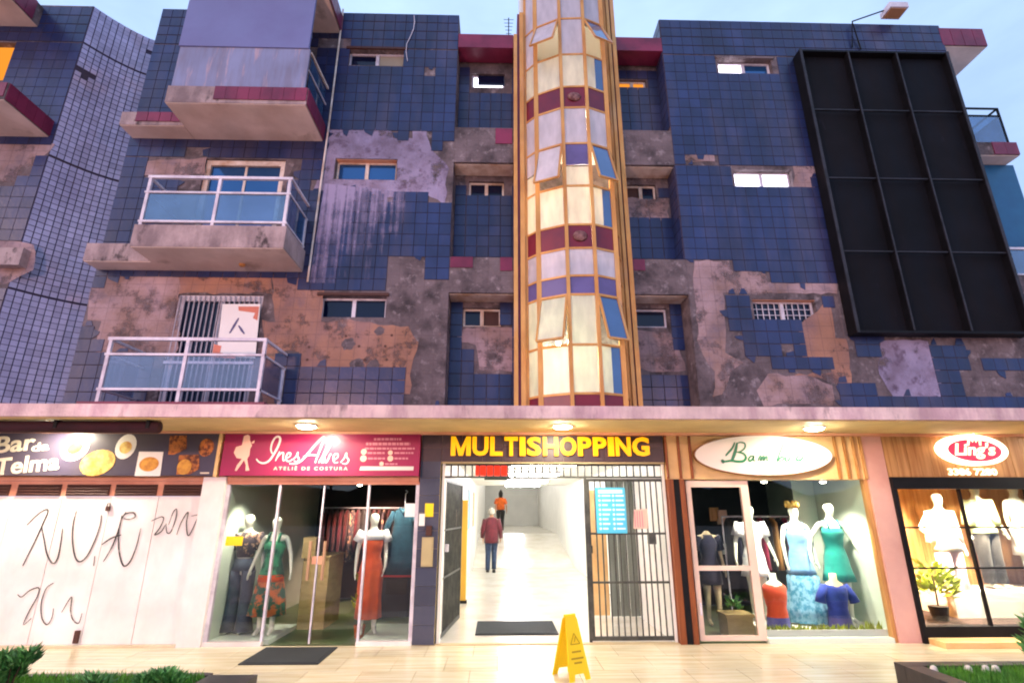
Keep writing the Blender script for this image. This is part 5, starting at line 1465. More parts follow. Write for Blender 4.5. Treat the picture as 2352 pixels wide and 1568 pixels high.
wear('top', straps(MB().loft(TORSO + [(0, 0, .47, .112, .095, .03)], 22, .01), x=.05, r=.014), 'green_print')
wear('belt', MB().loft([(0, 0, .485, .108, .094), (0, 0, .43, .112, .098)], 22), 'orange_cloth')
wear('skirt', MB().loft([(0, 0, .43, .112, .098, .02), (0, 0, .34, .128, .112, .05), (0, 0, .26, .142, .122, .07), (0, 0, .16, .155, .13, .09)], 36, .05, 9), 'border_print')
f_, wear = figure('mannequin', 'white mannequin in a long orange dress', 'mannequin', (X(853, 1300, 8.4), 8.4, .06), 1.66, 'skin_w', dict(elr=(.12, .0, .65), wrr=(.11, -.07, .53), par=(.10, -.085, .50)), rz=.35)
wear('dress', MB().loft([(0, 0, .79, .07, .058)] + TORSO + [(0, 0, .42, .105, .092, .03), (0, 0, .28, .10, .09, .05), (0, 0, .12, .108, .095, .07)], 30, .01, 8), 'orange_cloth')
wear('shawl', sleeves(MB().loft([(0, 0, .82, .055, .05), (0, 0, .79, .10, .07), (0, 0, .745, .112, .08)], 20), .8, .07, .05), 'white_cloth')
hg = empty('hanging_dress', (X(928, 1200, 8.6), 8.6, .9), 'teal denim shirt dress on a hanger beside the long orange dress', 'garment')
hx = X(928, 1200, 8.6)
part('dress', MB().loft([(hx, 8.6, .80, .27, .08, .05), (hx, 8.6, 1.0, .23, .08, .04), (hx, 8.6, 1.3, .18, .08, .02), (hx, 8.6, 1.55, .15, .07), (hx, 8.6, 1.68, .17, .06), (hx, 8.6, 1.74, .06, .04)], 24, .03, 9).tube([(hx - .15, 8.6, 1.68), (hx - .24, 8.57, 1.48), (hx - .29, 8.55, 1.20)], [.05, .05, .045], 10).tube([(hx + .15, 8.6, 1.68), (hx + .22, 8.57, 1.48)], [.05, .05], 10), 'teal_denim', hg, True)
part('collar', MB().tube([(hx - .07, 8.55, 1.74), (hx, 8.52, 1.66), (hx + .07, 8.55, 1.74)], .02, 6), 'teal_denim', hg)
part('hanger', MB().tube([(hx, 8.6, 1.72), (hx, 8.6, 1.95), (hx + .03, 8.6, 1.98), (hx, 8.6, 2.0)], .006, 6), 'white_metal', hg)
# rails of dark clothes deep in the shop, counter, spot lamps
for i, (y, x0, x1, lab) in enumerate(((11.3, -3.5, -1.4, 'rail of dark red clothes at the back of the dress shop'), (10.3, -1.75, -1.25, 'short rail of dark clothes on the right of the dress shop'))):
    rk = empty('clothes_rail', ((x0 + x1) / 2, y, 0), lab, 'clothes rail')
    part('rail', MB().tube([(x0, y, 1.75), (x1, y, 1.75)], .015, 8), 'white_metal', rk)
    for x in (x0, x1): part('leg', MB().tube([(x, y, 0), (x, y, 1.75)], .015, 8), 'white_metal', rk)
    n = int((x1 - x0) / .11)
    for k in range(n):
        x = x0 + .06 + k * (x1 - x0 - .1) / n; zb = random.uniform(.75, 1.0)
        part('garment', MB().loft([(x, y, zb, .045, .22, .08), (x, y, 1.3, .035, .2, .05), (x, y, 1.62, .035, .19), (x, y, 1.72, .02, .06)], 12, .05, 5), random.choice(['dark_red', 'dark_red', 'dark_cloth', 'wine_jacket', 'floral_dark']), rk, True)
cn = empty('shop_counter', (-2.95, 9.4, 0), 'pale wooden counter with shelves inside the dress shop', 'counter')
MT['ply'] = M('pale_plywood', '#a08a5c', 0.6, col2='#8e784c', ns=3, nscale=(1, 1, 4))
part('side_panel', B(-3.02, -2.62, 9.0, 9.03, .0, 1.0), 'ply', cn); part('side_panel', B(-2.65, -2.62, 9.032, 9.8, 0, 1.0), 'ply', cn); part('top', B(-3.05, -2.6, 8.97, 9.85, 1.0, 1.03), 'ply', cn)
part('shelf_box', B(-3.05, -2.85, 8.98, 9.3, 1.032, 1.30), 'ply', cn)
lc = empty('low_counter', (-1.95, 10.2, 0), 'low grey counter with a red top at the back of the dress shop', 'counter')
MT['red_top'] = M('red_laminate', '#a82028', 0.4)
part('body', B(-2.35, -1.5, 9.95, 10.35, 0, .62), 'grey_room', lc); part('top', B(-2.4, -1.45, 9.9, 10.4, .622, .70), 'red_top', lc); part('drawer', B(-2.3, -1.95, 9.935, 9.949, .35, .58), 'charcoal', lc); part('drawer', B(-1.9, -1.55, 9.935, 9.949, .35, .58), 'charcoal', lc)
SPOT = emitter('shop_spot_lamp', '#fff2d8', 30.0)
def spot(x, y, z, lab, e, col=(1, .9, .75), sz=1.9, tgt=None, r=.05):
    s_ = empty('spot_lamp', (x, y, z), lab, 'lamp', 'shop spot lamps')
    part('can', MB().loft([(x, y, z + .12, .05, .05), (x, y, z, .055, .055)], 12), 'white_metal', s_)
    part('bulb', MB().loft([(x, y, z - .001, .045, .045), (x, y, z - .02, .03, .03)], 10), SPOT, s_)
    L = bpy.data.lights.new('spot_beam', 'SPOT'); L.energy = e; L.color = col; L.spot_size = sz; L.spot_blend = .6; L.shadow_soft_size = r
    lo = bpy.data.objects.new('spot_beam', L); COL.objects.link(lo); lo.parent = s_
    lo.location = (0, 0, -.05)
    d = (Vector(tgt) - Vector((x, y, z))) if tgt else Vector((0, 0, -1))
    lo.rotation_euler = d.to_track_quat('-Z', 'Y').to_euler()
spot(-3.45, 8.25, 2.16, 'spot lamp above the two mannequins of the dress shop', 150, tgt=(-3.4, 8.6, 0))
spot(-1.5, 8.25, 2.16, 'spot lamp above the long orange dress', 120, tgt=(-1.6, 8.6, 0))
spot(-2.6, 10.4, 2.16, 'spot lamp deep inside the dress shop', 150, col=(1, .6, .45), tgt=(-2.3, 11.3, 0.6))
pt = empty('potted_plant', (-1.93, 8.5, 0), 'small plant in an orange pot by the dress shop door', 'plant')
MT['terracotta'] = M('terracotta', '#b5602e', 0.8)
part('pot', MB().loft([(-1.95, 8.45, 0, .06, .06), (-1.95, 8.45, .16, .085, .085)], 12), 'terracotta', pt)
def leaves(mb, c, n, R_, L=.07, wv=.02, up=.5, rnd_=random):
    for _ in range(n):
        t = rnd_.uniform(0, 2 * math.pi); u = rnd_.uniform(-.4, 1); r_ = rnd_.random() ** .4
        p = Vector(c) + Vector((math.cos(t) * R_[0] * r_ * math.sqrt(1 - u * u * .8), math.sin(t) * R_[1] * r_ * math.sqrt(1 - u * u * .8), u * R_[2] * r_))
        d = Vector((math.cos(t) + rnd_.uniform(-.6, .6), math.sin(t) + rnd_.uniform(-.6, .6), up + rnd_.uniform(-.5, .5))).normalized()
        a = d.cross(Vector((rnd_.uniform(-1, 1), rnd_.uniform(-1, 1), 1))).normalized()
        l_ = L * rnd_.uniform(.6, 1.3); w_ = wv * rnd_.uniform(.7, 1.3)
        mb.add([p, p + d * l_ * .45 + a * w_, p + d * l_, p + d * l_ * .45 - a * w_], [(0, 1, 2, 3)])
    return mb
part('foliage', leaves(MB(), (-1.95, 8.45, .45), 70, (.07, .07, .3), .16, .018, 1.6), 'leaf_lime', pt)

# ================================================================== SHOP WITH THE OVAL SIGN
ov = empty('oval_sign', (3.88, 7.85, 2.2), 'white oval sign with thin pale green script', 'sign')
part('plate', MB().prism_xz(ell(3.885, 2.478, 1.015, .283, 0, 48), 7.855, 7.92), 'sign_white', ov)
MT['oval_rim'] = M('brown_rim', '#8a5a34', 0.5)
rim = MB(); e0 = ell(3.885, 2.478, 1.03, .297, 0, 48); e1 = ell(3.885, 2.478, 1.016, .284, 0, 48)
rim.add([(x, 7.862, z) for x, z in e0] + [(x, 7.862, z) for x, z in e1] + [(x, 7.92, z) for x, z in e0], [(i, (i + 1) % 48, 48 + (i + 1) % 48, 48 + i) for i in range(48)] + [(96 + i, 96 + (i + 1) % 48, (i + 1) % 48, i) for i in range(48)])
part('rim', rim, 'oval_rim', ov)
MT['mint_ink'] = M('mint_green_ink', '#2f805a', 0.8, spec=.1); MT['grey_ink'] = M('grey_green_ink', '#4a7c66', 0.8, spec=.1)
OZ = lambda p: zm(2500, 1610, 3.36, p, 7.845)
for i, (p, m, wv) in enumerate((([(890, 165), (870, 260), (840, 350), (820, 390)], 'grey_ink', .022), ([(860, 160), (830, 230), (770, 300), (745, 330)], 'grey_ink', .014), ([(880, 175), (930, 160), (985, 175), (985, 230), (930, 275), (870, 285)], 'grey_ink', .012),
                            ([(900, 285), (970, 300), (1000, 350), (970, 395), (890, 400), (820, 390), (740, 400), (700, 400)], 'mint_ink', .016), ([(1095, 330), (1060, 335), (1035, 370), (1050, 395), (1085, 370), (1100, 330), (1095, 385), (1120, 390)], 'mint_ink', .012),
                            ([(1150, 395), (1175, 335), (1190, 340), (1185, 390), (1215, 340), (1230, 340), (1222, 390), (1255, 338), (1270, 345), (1265, 390), (1290, 385)], 'grey_ink', .012), ([(1470, 180), (1440, 260), (1410, 340), (1395, 395), (1440, 350), (1475, 345), (1470, 380), (1420, 400)], 'grey_ink', .014),
                            ([(1540, 335), (1505, 350), (1500, 390), (1535, 385), (1555, 350), (1535, 335)], 'mint_ink', .012), ([(1680, 330), (1645, 345), (1640, 385), (1680, 385), (1715, 350), (1690, 330)], 'mint_ink', .014), ([(690, 400), (705, 390), (715, 405), (700, 415)], 'grey_ink', .02))):
    part('script_stroke', MB().ribbon(OZ(p), wv * 2.1, 7.849 - i * 3e-4, .003, smooth=5), m, ov)

sg = empty('glass_storefront', (4.0, 8.02, 0), 'shop front with a pale framed door and wide window under the oval sign', 'shop front')
x0, x1 = 2.735, 3.65
MT['door_frame'] = M('pale_pink_door_frame', '#e0c4b2', 0.5)
dr = part('door_frame', MB().box(x0, x0 + .07, 7.99, 8.05, .03, 2.12).box(x1 - .11, x1, 7.99, 8.05, .03, 2.12).box(x0 + .07, x1 - .11, 7.99, 8.05, 2.03, 2.12).box(x0 + .07, x1 - .11, 7.99, 8.05, .905, .965).box(x0 + .07, x1 - .11, 7.99, 8.05, .03, .09), 'door_frame', sg)
part('pane', B(x0 + .07, x1 - .11, 8.015, 8.021, .965, 2.03), 'shop_glass', dr); part('pane', B(x0 + .07, x1 - .11, 8.015, 8.021, .09, .905), 'shop_glass', dr)
part('handle', MB().tube([(x0 + .035, 7.95, .35), (x0 + .035, 7.95, .5)], .015, 6), 'white_metal', dr)
part('window_pane', B(3.655, 5.37, 8.015, 8.022, .06, 2.135), 'shop_glass', sg)
part('jamb', B(5.37, 5.425, 7.97, 8.06, 0, 2.138), 'wood', sg)
part('sill', B(3.655, 5.37, 7.95, 8.06, 0, .06), 'mint_wall', sg)
part('display_floor', B(3.68, 5.38, 8.08, 9.3, 0, .14), 'wall_white', bld)
part('display_back', B(5.0, 5.38, 9.3, 9.34, .14, 2.2), 'mint_wall', bld)
part('ceiling_board', B(3.7, 5.38, 8.3, 11, 2.22, 2.29), 'grey_room', bld)
st = MB()
random.seed(5)
for k in range(260):
    x = random.uniform(3.7, 5.33); h_ = random.uniform(.03, .09) * (1.5 if x > 5.1 else 1)
    st.add([(x - .01, 8.085 + random.uniform(0, .05), .14), (x + .012, 8.09 + random.uniform(0, .05), .14), (x + random.uniform(-.03, .03), 8.08 + random.uniform(0, .04), .14 + h_)], [(0, 1, 2)])
tag(single('artificial_grass', st, 'leaf_lime', (4.5, 8.1, .14), 'thin edging of artificial grass along the window floor', 'grass'), kind='stuff')
F = .14
f_, wear = figure('mannequin', 'white mannequin in a short white patterned dress behind the door frame', 'mannequin', (X(1728, 1250, 8.75), 8.75, F), 1.70, 'skin_w', SPREAD)
wear('dress', sleeves(MB().loft([(0, 0, .82, .05, .045)] + TORSO + SKIRT(.36, .125, .05), 28, .01, 8), .795, .10, .055), 'white_cloth')
f_, wear = figure('mannequin', 'white mannequin in a long tiered light blue dress with flower crown', 'mannequin', (X(1832, 1250, 8.55), 8.55, F), 1.68, 'skin_w', dict(ell=(-.13, .01, .66), elr=(.14, .01, .65)))
wear('dress', straps(MB().loft(TORSO + [(0, 0, .44, .11, .098, .02), (0, 0, .40, .125, .11, .04)], 30, .01, 9)), 'sky_blue_cloth')
wear('tiered_skirt', MB().loft([(0, 0, .40, .108, .095, .02), (0, 0, .375, .13, .115, .06), (0, 0, .26, .135, .118, .05), (0, 0, .24, .15, .13, .07), (0, 0, .15, .158, .138, .06), (0, 0, .13, .172, .15, .08), (0, 0, .015, .19, .165, .09)], 40, .05, 11), 'blue_print')
cr = MB()
for k in range(14):
    t = k * .45
    cr.loft([(.045 * math.cos(t), .045 * math.sin(t), .955, .008, .008), (.05 * math.cos(t), .05 * math.sin(t), .975 + .015 * (k % 3), .017, .017), (.05 * math.cos(t), .05 * math.sin(t), .995 + .012 * (k % 3), .006, .006)], 7)
wear('flower_crown', cr, 'food_yellow')
f_, wear = figure('mannequin', 'white mannequin in an emerald strappy knee length dress', 'mannequin', (X(1915, 1250, 8.45), 8.45, F), 1.72, 'skin_w', dict(ell=(-.19, .02, .68), wrl=(-.235, -.02, .57), pal=(-.24, -.03, .54), elr=(.18, .0, .65), wrr=(.215, -.04, .52), par=(.225, -.05, .485)))
wear('dress', straps(MB().loft(TORSO + SKIRT(.335, .135, .05), 30, .01, 8), r=.008), 'emerald_satin')
f_, wear = figure('mannequin', 'mannequin in a dark navy dress inside the shop door', 'mannequin', (X(1625, 1250, 9.2), 9.2, 0), 1.62, 'skin_b', drop=('jaw', 'head', 'crown'))
wear('dress', sleeves(MB().loft([(0, 0, .82, .05, .045)] + TORSO + SKIRT(.36, .11, .02), 24, .01, 7), .795, .12, .045), 'navy')
def bust(px, Y, lab, top, hem, skin, wide=.14, sleeve=False):
    x = X(px, 1380, Y)
    r_ = empty('bust_form', (x, Y, F), lab, 'bust form')
    rg = [(x, Y, F + .01, .15, .11), (x, Y, F + .10, .14, .10), (x, Y, F + .25, .125, .092), (x, Y, F + .40, .155, .115), (x, Y, F + .52, .165, .10), (x, Y, F + .575, .10, .07), (x, Y, F + .61, .052, .05), (x, Y, F + .70, .047, .045)]
    part('form', MB().loft(rg, 24), skin, r_, True)
    part('top', MB().loft([(x, Y, F + .12, .15, .108, .03), (x, Y, F + .25, .135, .10), (x, Y, F + .40, .163, .122), (x, Y, F + .51, .172, .108), (x, Y, F + .545, .15, .085), (x, Y + .01, F + .565, .11, .07)], 24, .008, 9, cap=False), top, r_, True)
    part('hem', MB().loft([(x, Y, F + .0, .165, .12, .03), (x, Y, F + .13, .152, .11, .02)], 24, .03, 9, cap=False), hem, r_, True)
    if sleeve:
        for s in (-1, 1): part('sleeve', MB().tube([(x + s * .14, Y, F + .53), (x + s * .22, Y - .01, F + .42), (x + s * .25, Y - .02, F + .32)], [.06, .06, .07], 12), top, r_, True)
    return r_
bust(1782, 8.28, 'bust form in a coral sleeveless top at the foot of the window', 'coral', 'violet_blue', 'skin_w')
bust(1922, 8.24, 'bust form in a royal blue top with short sleeves', 'royal_blue', 'violet_blue', 'skin_b', sleeve=True)
rk = empty('clothes_rail', (4.6, 9.7, 0), 'rail with navy and crimson garments behind the emerald dress', 'clothes rail')
part('rail', MB().tube([(3.9, 9.7, 1.6), (5.1, 9.7, 1.6)], .015, 8), 'white_metal', rk)
for x in (3.9, 5.1): part('leg', MB().tube([(x, 9.7, 0), (x, 9.7, 1.6)], .015, 8), 'white_metal', rk)
for k, c in enumerate(['dark_cloth', 'navy', 'dark_cloth', 'royal_blue', 'navy', 'crimson', 'charcoal', 'wood', 'navy', 'crimson']):
    x = 4.0 + k * .11
    part('garment', MB().loft([(x, 9.7, .75, .045, .2, .08), (x, 9.7, 1.2, .035, .18, .05), (x, 9.7, 1.5, .035, .17), (x, 9.7, 1.58, .02, .05)], 12, .05, 5), c, rk, True)
tb = empty('planter_box', (3.42, 8.5, 0), 'pale wooden box with a small green plant inside the shop door', 'planter')
part('box', MB().box(3.25, 3.62, 8.3, 8.62, 0, .28).box(3.23, 3.64, 8.28, 8.64, .26, .30), 'ply', tb)
part('plant', leaves(MB(), (3.42, 8.45, .38), 60, (.07, .07, .1), .1, .02, .8), 'leaf', tb)
for i, (px, py, w_, h_, m) in enumerate(((1658, 1187, .10, .13, 'paper_pink'), (1640, 1180, .09, .12, 'wood'), (1662, 1260, .07, .09, 'paper'))):
    x, z = at(px, py, 10.5)
    single('wall_card', MB().box(x - w_, x + w_, 10.49, 10.5, z - h_, z + h_).box(x - w_ * .7, x + w_ * .7, 10.485, 10.49, z - h_ * .6, z + h_ * .7), m, (x, 10.5, z), ['pale card with handbags seen through the upper door pane', 'tan card left of the pale one seen through the upper door pane', 'small tilted tag below the two cards in the upper door pane'][i], 'card')
part('back_panel', B(2.76, 3.66, 10.5, 10.55, 0, 2.2), 'grey_room', bld)
spot(4.0, 8.2, 2.12, 'spot lamp above the white patterned dress', 100, tgt=(4.0, 8.7, .4)); spot(4.9, 8.2, 2.12, 'spot lamp above the emerald dress', 110, tgt=(4.85, 8.6, .4))
spot(3.2, 9.6, 2.12, 'spot lamp over the shop floor behind the door', 25, tgt=(3.2, 9.4, 0))

# ================================================================== SHOP WITH THE RED OVAL SIGN (right)
lg = empty('lightbox_sign', (7.0, 7.85, 2.3), 'glowing white oval lightbox with a red centre and cream script on wooden boards', 'sign')
MT['lit_white'] = M('lit_white_acrylic', '#fff4e0', 0.4, emit=1.6, ecol='#ffeccc'); MT['lit_red'] = M('lit_red_acrylic', '#d8203c', 0.4, emit=.75, ecol='#e8304a'); MT['lit_cream'] = M('lit_cream_letters', '#fff0c8', 0.4, emit=1.1, ecol='#ffeec0')
(lx, lz), = zm(3300, 1600, 4.3556, [(1515, 375)], 7.85)
part('case', MB().prism_xz(ell(lx, lz, .515, .225, -.03, 40), 7.83, 7.93), 'lit_white', lg)
part('red_face', MB().prism_xz(ell(lx + .005, lz - .01, .40, .16, -.03, 40), 7.82, 7.828), 'lit_red', lg)
LZ = lambda p: zm(3300, 1600, 4.3556, p, 7.81)
lt_ = put_text("Ling's", 0, 0, 7.818, width=.60, height=.235, bold=.022, depth=.008)
lt_.v = [(lx - .33 + vx + .28 * vz, vy, lz - .135 + vz) for vx, vy, vz in lt_.v]
part('lettering', lt_, 'lit_cream', lg)
part('crown', MB().ribbon(LZ([(1440, 300), (1470, 150), (1500, 230), (1535, 110), (1570, 230), (1625, 140), (1640, 300)]), .05, 7.812, .004, smooth=2), 'lit_cream', lg)
ph = empty('phone_number', (7.0, 7.93, 2.2), 'glowing cream digits under the red oval sign', 'lettering')
(xa, za), (xb, _q) = zm(3300, 1600, 4.3556, [(1130, 800), (1930, 800)], 7.93)
part('digits', put_text('3386 7280', xa, 2.20, 7.938, width=xb - xa, height=.10, bold=.02, depth=.012), 'lit_cream', ph)
sl_ = empty('glass_storefront', (7.4, 7.95, 0), 'black framed shop window with display under the red oval sign', 'shop front')
part('head', B(5.74, 10.6, 7.88, 8.05, 2.005, 2.168), 'black_steel', sl_)
part('jamb', B(5.74, 5.80, 7.90, 8.05, .0, 2.004), 'black_steel', sl_)
part('base_panel', B(5.80, 10.6, 7.92, 8.05, .0, .20), 'black_steel', sl_)
for x in (6.78, 7.78, 8.78): part('mullion', B(x - .014, x + .014, 7.97, 8.02, .20, 2.004), 'black_steel', sl_)
for a, b in ((5.80, 6.766), (6.794, 7.766), (7.794, 8.766), (8.794, 10.6)):
    for z in (.93, 1.47): part('transom', B(a, b, 7.975, 8.015, z - .011, z + .011), 'black_steel', sl_)
    for za_, zb_ in ((.20, .919), (.941, 1.459), (1.481, 2.004)):
        part('pane', B(a, b, 7.992, 7.998, za_, zb_), 'shop_glass', sl_)
stp = empty('wooden_step', (6.6, 7.7, 0), 'low cream boarded step in front of the black framed window', 'step')
for k in range(3): part('board', B(5.80, 7.0, 7.62 + k * .1, 7.715 + k * .1, .0, .07), 'cream_panel', stp)
for k in range(3): part('board', B(7.02, 8.6, 7.62 + k * .1, 7.715 + k * .1, .0, .035), 'cream_panel', stp)
part('back_boards', MB(), 'wood', bld) if False else None
for k in range(16):
    xa = 5.79 + k * .27
    part('plank', B(xa, xa + .262, 9.40, 9.44, .2, 2.29), 'wood', bld)
part('plinth', B(6.75, 10.1, 8.5, 9.3, .0, .55), 'wall_white', bld); part('display_floor', B(5.8, 10.1, 8.06, 9.4, .0, .2), 'dark_room', bld)
f_, wear = figure('mannequin', 'mannequin in a white jacket and pale pink trousers beside the black window frame', 'mannequin', (X(2162, 1200, 8.75), 8.75, .3), 1.72, 'skin_w', HIP)
wear('jacket', sleeves(MB().loft([(0, 0, .82, .05, .045)] + TORSO[:4] + [(0, 0, .53, .12, .10), (0, 0, .47, .12, .1)], 22, .01, 8), .795, .26, .045), 'paper')
tr = MB().loft([(0, 0, .58, .08, .07), (0, 0, .49, .10, .09)], 20)
for s in (-1, 1): tr.loft([(s * .05, 0, .49, .055, .08), (s * .055, 0, .27, .055, .055), (s * .06, 0, .04, .058, .06)], 16, .02, 6)
wear('trousers', tr, 'pale_pink')
f_, wear = figure('mannequin', 'mannequin in a pale lime blouse and charcoal trousers on the white plinth', 'mannequin', (X(2255, 1200, 8.8), 8.8, .55), 1.62, 'skin_w', SPREAD)
wear('blouse', sleeves(MB().loft([(0, 0, .82, .06, .05)] + TORSO[:4] + [(0, 0, .54, .11, .09), (0, 0, .50, .12, .1)], 22, .02, 8), .795, .22, .06), 'lime_white')
tr = MB().loft([(0, 0, .56, .085, .075), (0, 0, .49, .10, .09)], 20)
for s in (-1, 1): tr.loft([(s * .05, 0, .49, .055, .08), (s * .056, 0, .27, .05, .05), (s * .06, 0, .05, .046, .05)], 16, .02, 6)
wear('trousers', tr, 'charcoal')
f_, wear = figure('mannequin', 'mannequin in a white dress at the right edge of the display', 'mannequin', (X(2345, 1200, 8.8), 8.8, .55), 1.62, 'skin_w')
wear('dress', MB().loft([(0, 0, .82, .05, .045)] + TORSO + SKIRT(.3, .13, .04), 26, .01, 8), 'paper')
sp = empty('potted_plant', (6.3, 8.4, .2), 'lime green potted plant low in the right window', 'plant')
(px_, pz_) = at(2150, 1370, 8.4)
part('pot', MB().loft([(px_, 8.4, .2, .10, .10), (px_, 8.4, .38, .13, .13)], 14), 'charcoal', sp)
part('foliage', leaves(MB(), (px_, 8.4, .62), 160, (.24, .2, .34), .17, .035, .7), 'leaf_lime', sp)
part('stem', MB().tube([(px_, 8.4, .36), (px_ + .02, 8.4, .8)], .012, 6), 'stem', sp)
for x, lab in ((6.1, 'spot lamp above the white jacket'), (6.95, 'spot lamp above the lime blouse'), (7.9, 'spot lamp near the right edge of the display')):
    spot(x, 8.25, 2.14, lab, 560, col=(1, .82, .6), tgt=(x + .1, 8.95, .5), r=.08)

# ================================================================== PEOPLE IN THE PASSAGE
WALK = dict(knl=(-.045, -.06, .285), anl=(-.045, .0, .07), tol=(-.045, -.06, .03), knr=(.05, .0, .28), anr=(.055, .07, .06), tor=(.055, .01, .014), ell=(-.14, .03, .65), wrl=(-.15, -.02, .52), pal=(-.15, -.035, .49))
def trousers(mb, J):
    for t, s in (('l', -1), ('r', 1)):
        h, k, a = (Vector(J.get(n + t, BASE[n + t][0])) for n in ('hp', 'kn', 'an'))
        mb.tube([h + Vector((0, 0, .04)), h, h.lerp(k, .5), k, k.lerp(a, .5), a + Vector((0, 0, -.02))], [.06, .066, .054, .044, .042, .036], 14)
    return mb
px0, pz0 = at(1128, 1307, 16.6)
f_, wear = figure('person', 'person in a wine red jacket and jeans walking away down the passage', 'person', (px0, 16.6, 0), 1.80, 'skin', WALK, rz=math.pi)
wear('jeans', trousers(MB().loft([(0, 0, .56, .082, .07), (0, 0, .48, .088, .078)], 18), WALK), 'denim_dark')
wear('jacket', MB().loft([(0, .004, .84, .045, .045), (0, .002, .815, .09, .06), (0, 0, .77, .115, .078), (0, 0, .66, .112, .082), (0, 0, .54, .115, .088), (0, 0, .44, .118, .09, .02)], 24, .01, 7).tube([(-.1, .005, .80), (-.142, .03, .65), (-.152, -.015, .52)], [.045, .038, .03], 12).tube([(.1, .005, .80), (.142, .018, .645), (.15, -.015, .52)], [.045, .038, .03], 12), 'wine_jacket')
wear('hair', MB().loft([(0, .008, .985, .02, .02), (0, .01, .97, .042, .045), (0, .012, .94, .056, .058), (0, .018, .90, .052, .046), (0, .024, .875, .04, .03)], 16), 'hair_grey')
for s in (-1, 1):
    wear('shoe', MB().loft([((-.045 if s < 0 else .055), (.0 if s < 0 else .06) - .03, .0 + (.012 if s > 0 else 0.0), .03, .07), ((-.045 if s < 0 else .055), (.0 if s < 0 else .06) - .025, .045, .026, .055)], 12), 'charcoal')
zr = .8
f_, wear = figure('person', 'person in an orange top with dark hair further down the passage', 'person', (at(1150, 1160, 24.0)[0], 24.0, zr), 1.70, 'skin', WALK, rz=math.pi)
wear('trousers', trousers(MB().loft([(0, 0, .56, .082, .07), (0, 0, .48, .088, .078)], 18), WALK), 'charcoal')
wear('top', sleeves(MB().loft([(0, .004, .84, .045, .045), (0, .002, .815, .09, .06), (0, 0, .77, .11, .076), (0, 0, .66, .104, .08), (0, 0, .54, .108, .086)], 24, .01, 7), .795, .12, .048), 'orange_top')
wear('hair', MB().loft([(0, .01, 1.03, .015, .015), (0, .012, 1.0, .03, .03), (0, .01, .97, .042, .045), (0, .012, .94, .056, .058), (0, .018, .88, .052, .044), (0, .026, .80, .035, .026)], 16), 'hair_dark')

# ================================================================== ON THE PAVEMENT
single('door_mat', MB().box(-.32, .88, 8.55, 9.5, .002, .016).box(-.28, .84, 8.59, 9.46, .016, .020), 'mat', (.28, 9, 0), 'dark rubber mat just inside the passage gates', 'mat')
single('door_mat', MB().box(-3.0, -2.08, 7.08, 7.87, .002, .014).box(-2.96, -2.12, 7.12, 7.83, .014, .018), 'mat', (-2.55, 7.5, 0), 'dark mat on the cream paving before the dress shop door', 'mat')
part('threshold', B(-.835, 2.44, 7.965, 8.06, 0, .012), 'joint', bld)
cs_ = empty('caution_sign', (.80, 6.5, 0), 'yellow folding wet floor sign standing on the cream paving', 'caution sign')
CM = Matrix.Translation((.80, 6.55, 0)) @ Matrix.Rotation(R(28), 4, 'Z')
def board(sgn_):
    mb = MB()
    z0, z1, yb, yt = .0, .60, .17 * sgn_, .022 * sgn_
    def P_(u, z): 
        t = (z - z0) / (z1 - z0)
        hw = .135 + (.075 - .135) * t
        return (u * hw, yb + (yt - yb) * t, z)
    pts = [P_(-1, 0), P_(-.55, 0), P_(-.45, .06), P_(.45, .06), P_(.55, 0), P_(1, 0), P_(1, .3), P_(1, .56), P_(.75, .6), P_(-.75, .6), P_(-1, .56), P_(-1, .3)]
    n = len(pts); d = Vector((0, -.012 if sgn_ < 0 else .012, 0))
    vs = [Vector(p) for p in pts] + [Vector(p) - d for p in pts]
    fs_ = [tuple(range(n)), tuple(range(2 * n - 1, n - 1, -1))] + [((i + 1) % n, i, n + i, n + (i + 1) % n) for i in range(n)]
    return mb.add(vs, fs_)
fp = part('front_board', board(-1).xform(CM), 'caution', cs_); part('rear_board', board(1).xform(CM), 'caution', cs_)
part('hinge', MB().tube([(-.07, 0, .595), (.07, 0, .595)], .018, 8).xform(CM), 'caution', cs_)
sl2 = lambda z: -(.17 + (.022 - .17) * z / .6) - .004
mk = MB()
for z, w_ in ((.20, .08), (.26, .06), (.16, .05)):
    mk.add([(-w_, sl2(z - .008), z - .008), (w_, sl2(z - .008), z - .008), (w_, sl2(z + .008), z + .008), (-w_, sl2(z + .008), z + .008)], [(0, 1, 2, 3)])
part('print', mk.xform(CM), 'caution_ink', fp)
tri = MB()
for a, b in (((-.06, .33), (0, .43)), ((0, .43), (.06, .33)), ((.06, .33), (-.06, .33)), ((-.01, .35), (.015, .40))):
    p, q = Vector((a[0], sl2(a[1]) - .001, a[1])), Vector((b[0], sl2(b[1]) - .001, b[1]))
    tri.bar(p, q, .008, .002, up=(0, -1, 0))
part('symbol', tri.xform(CM), 'caution_ink', fp)

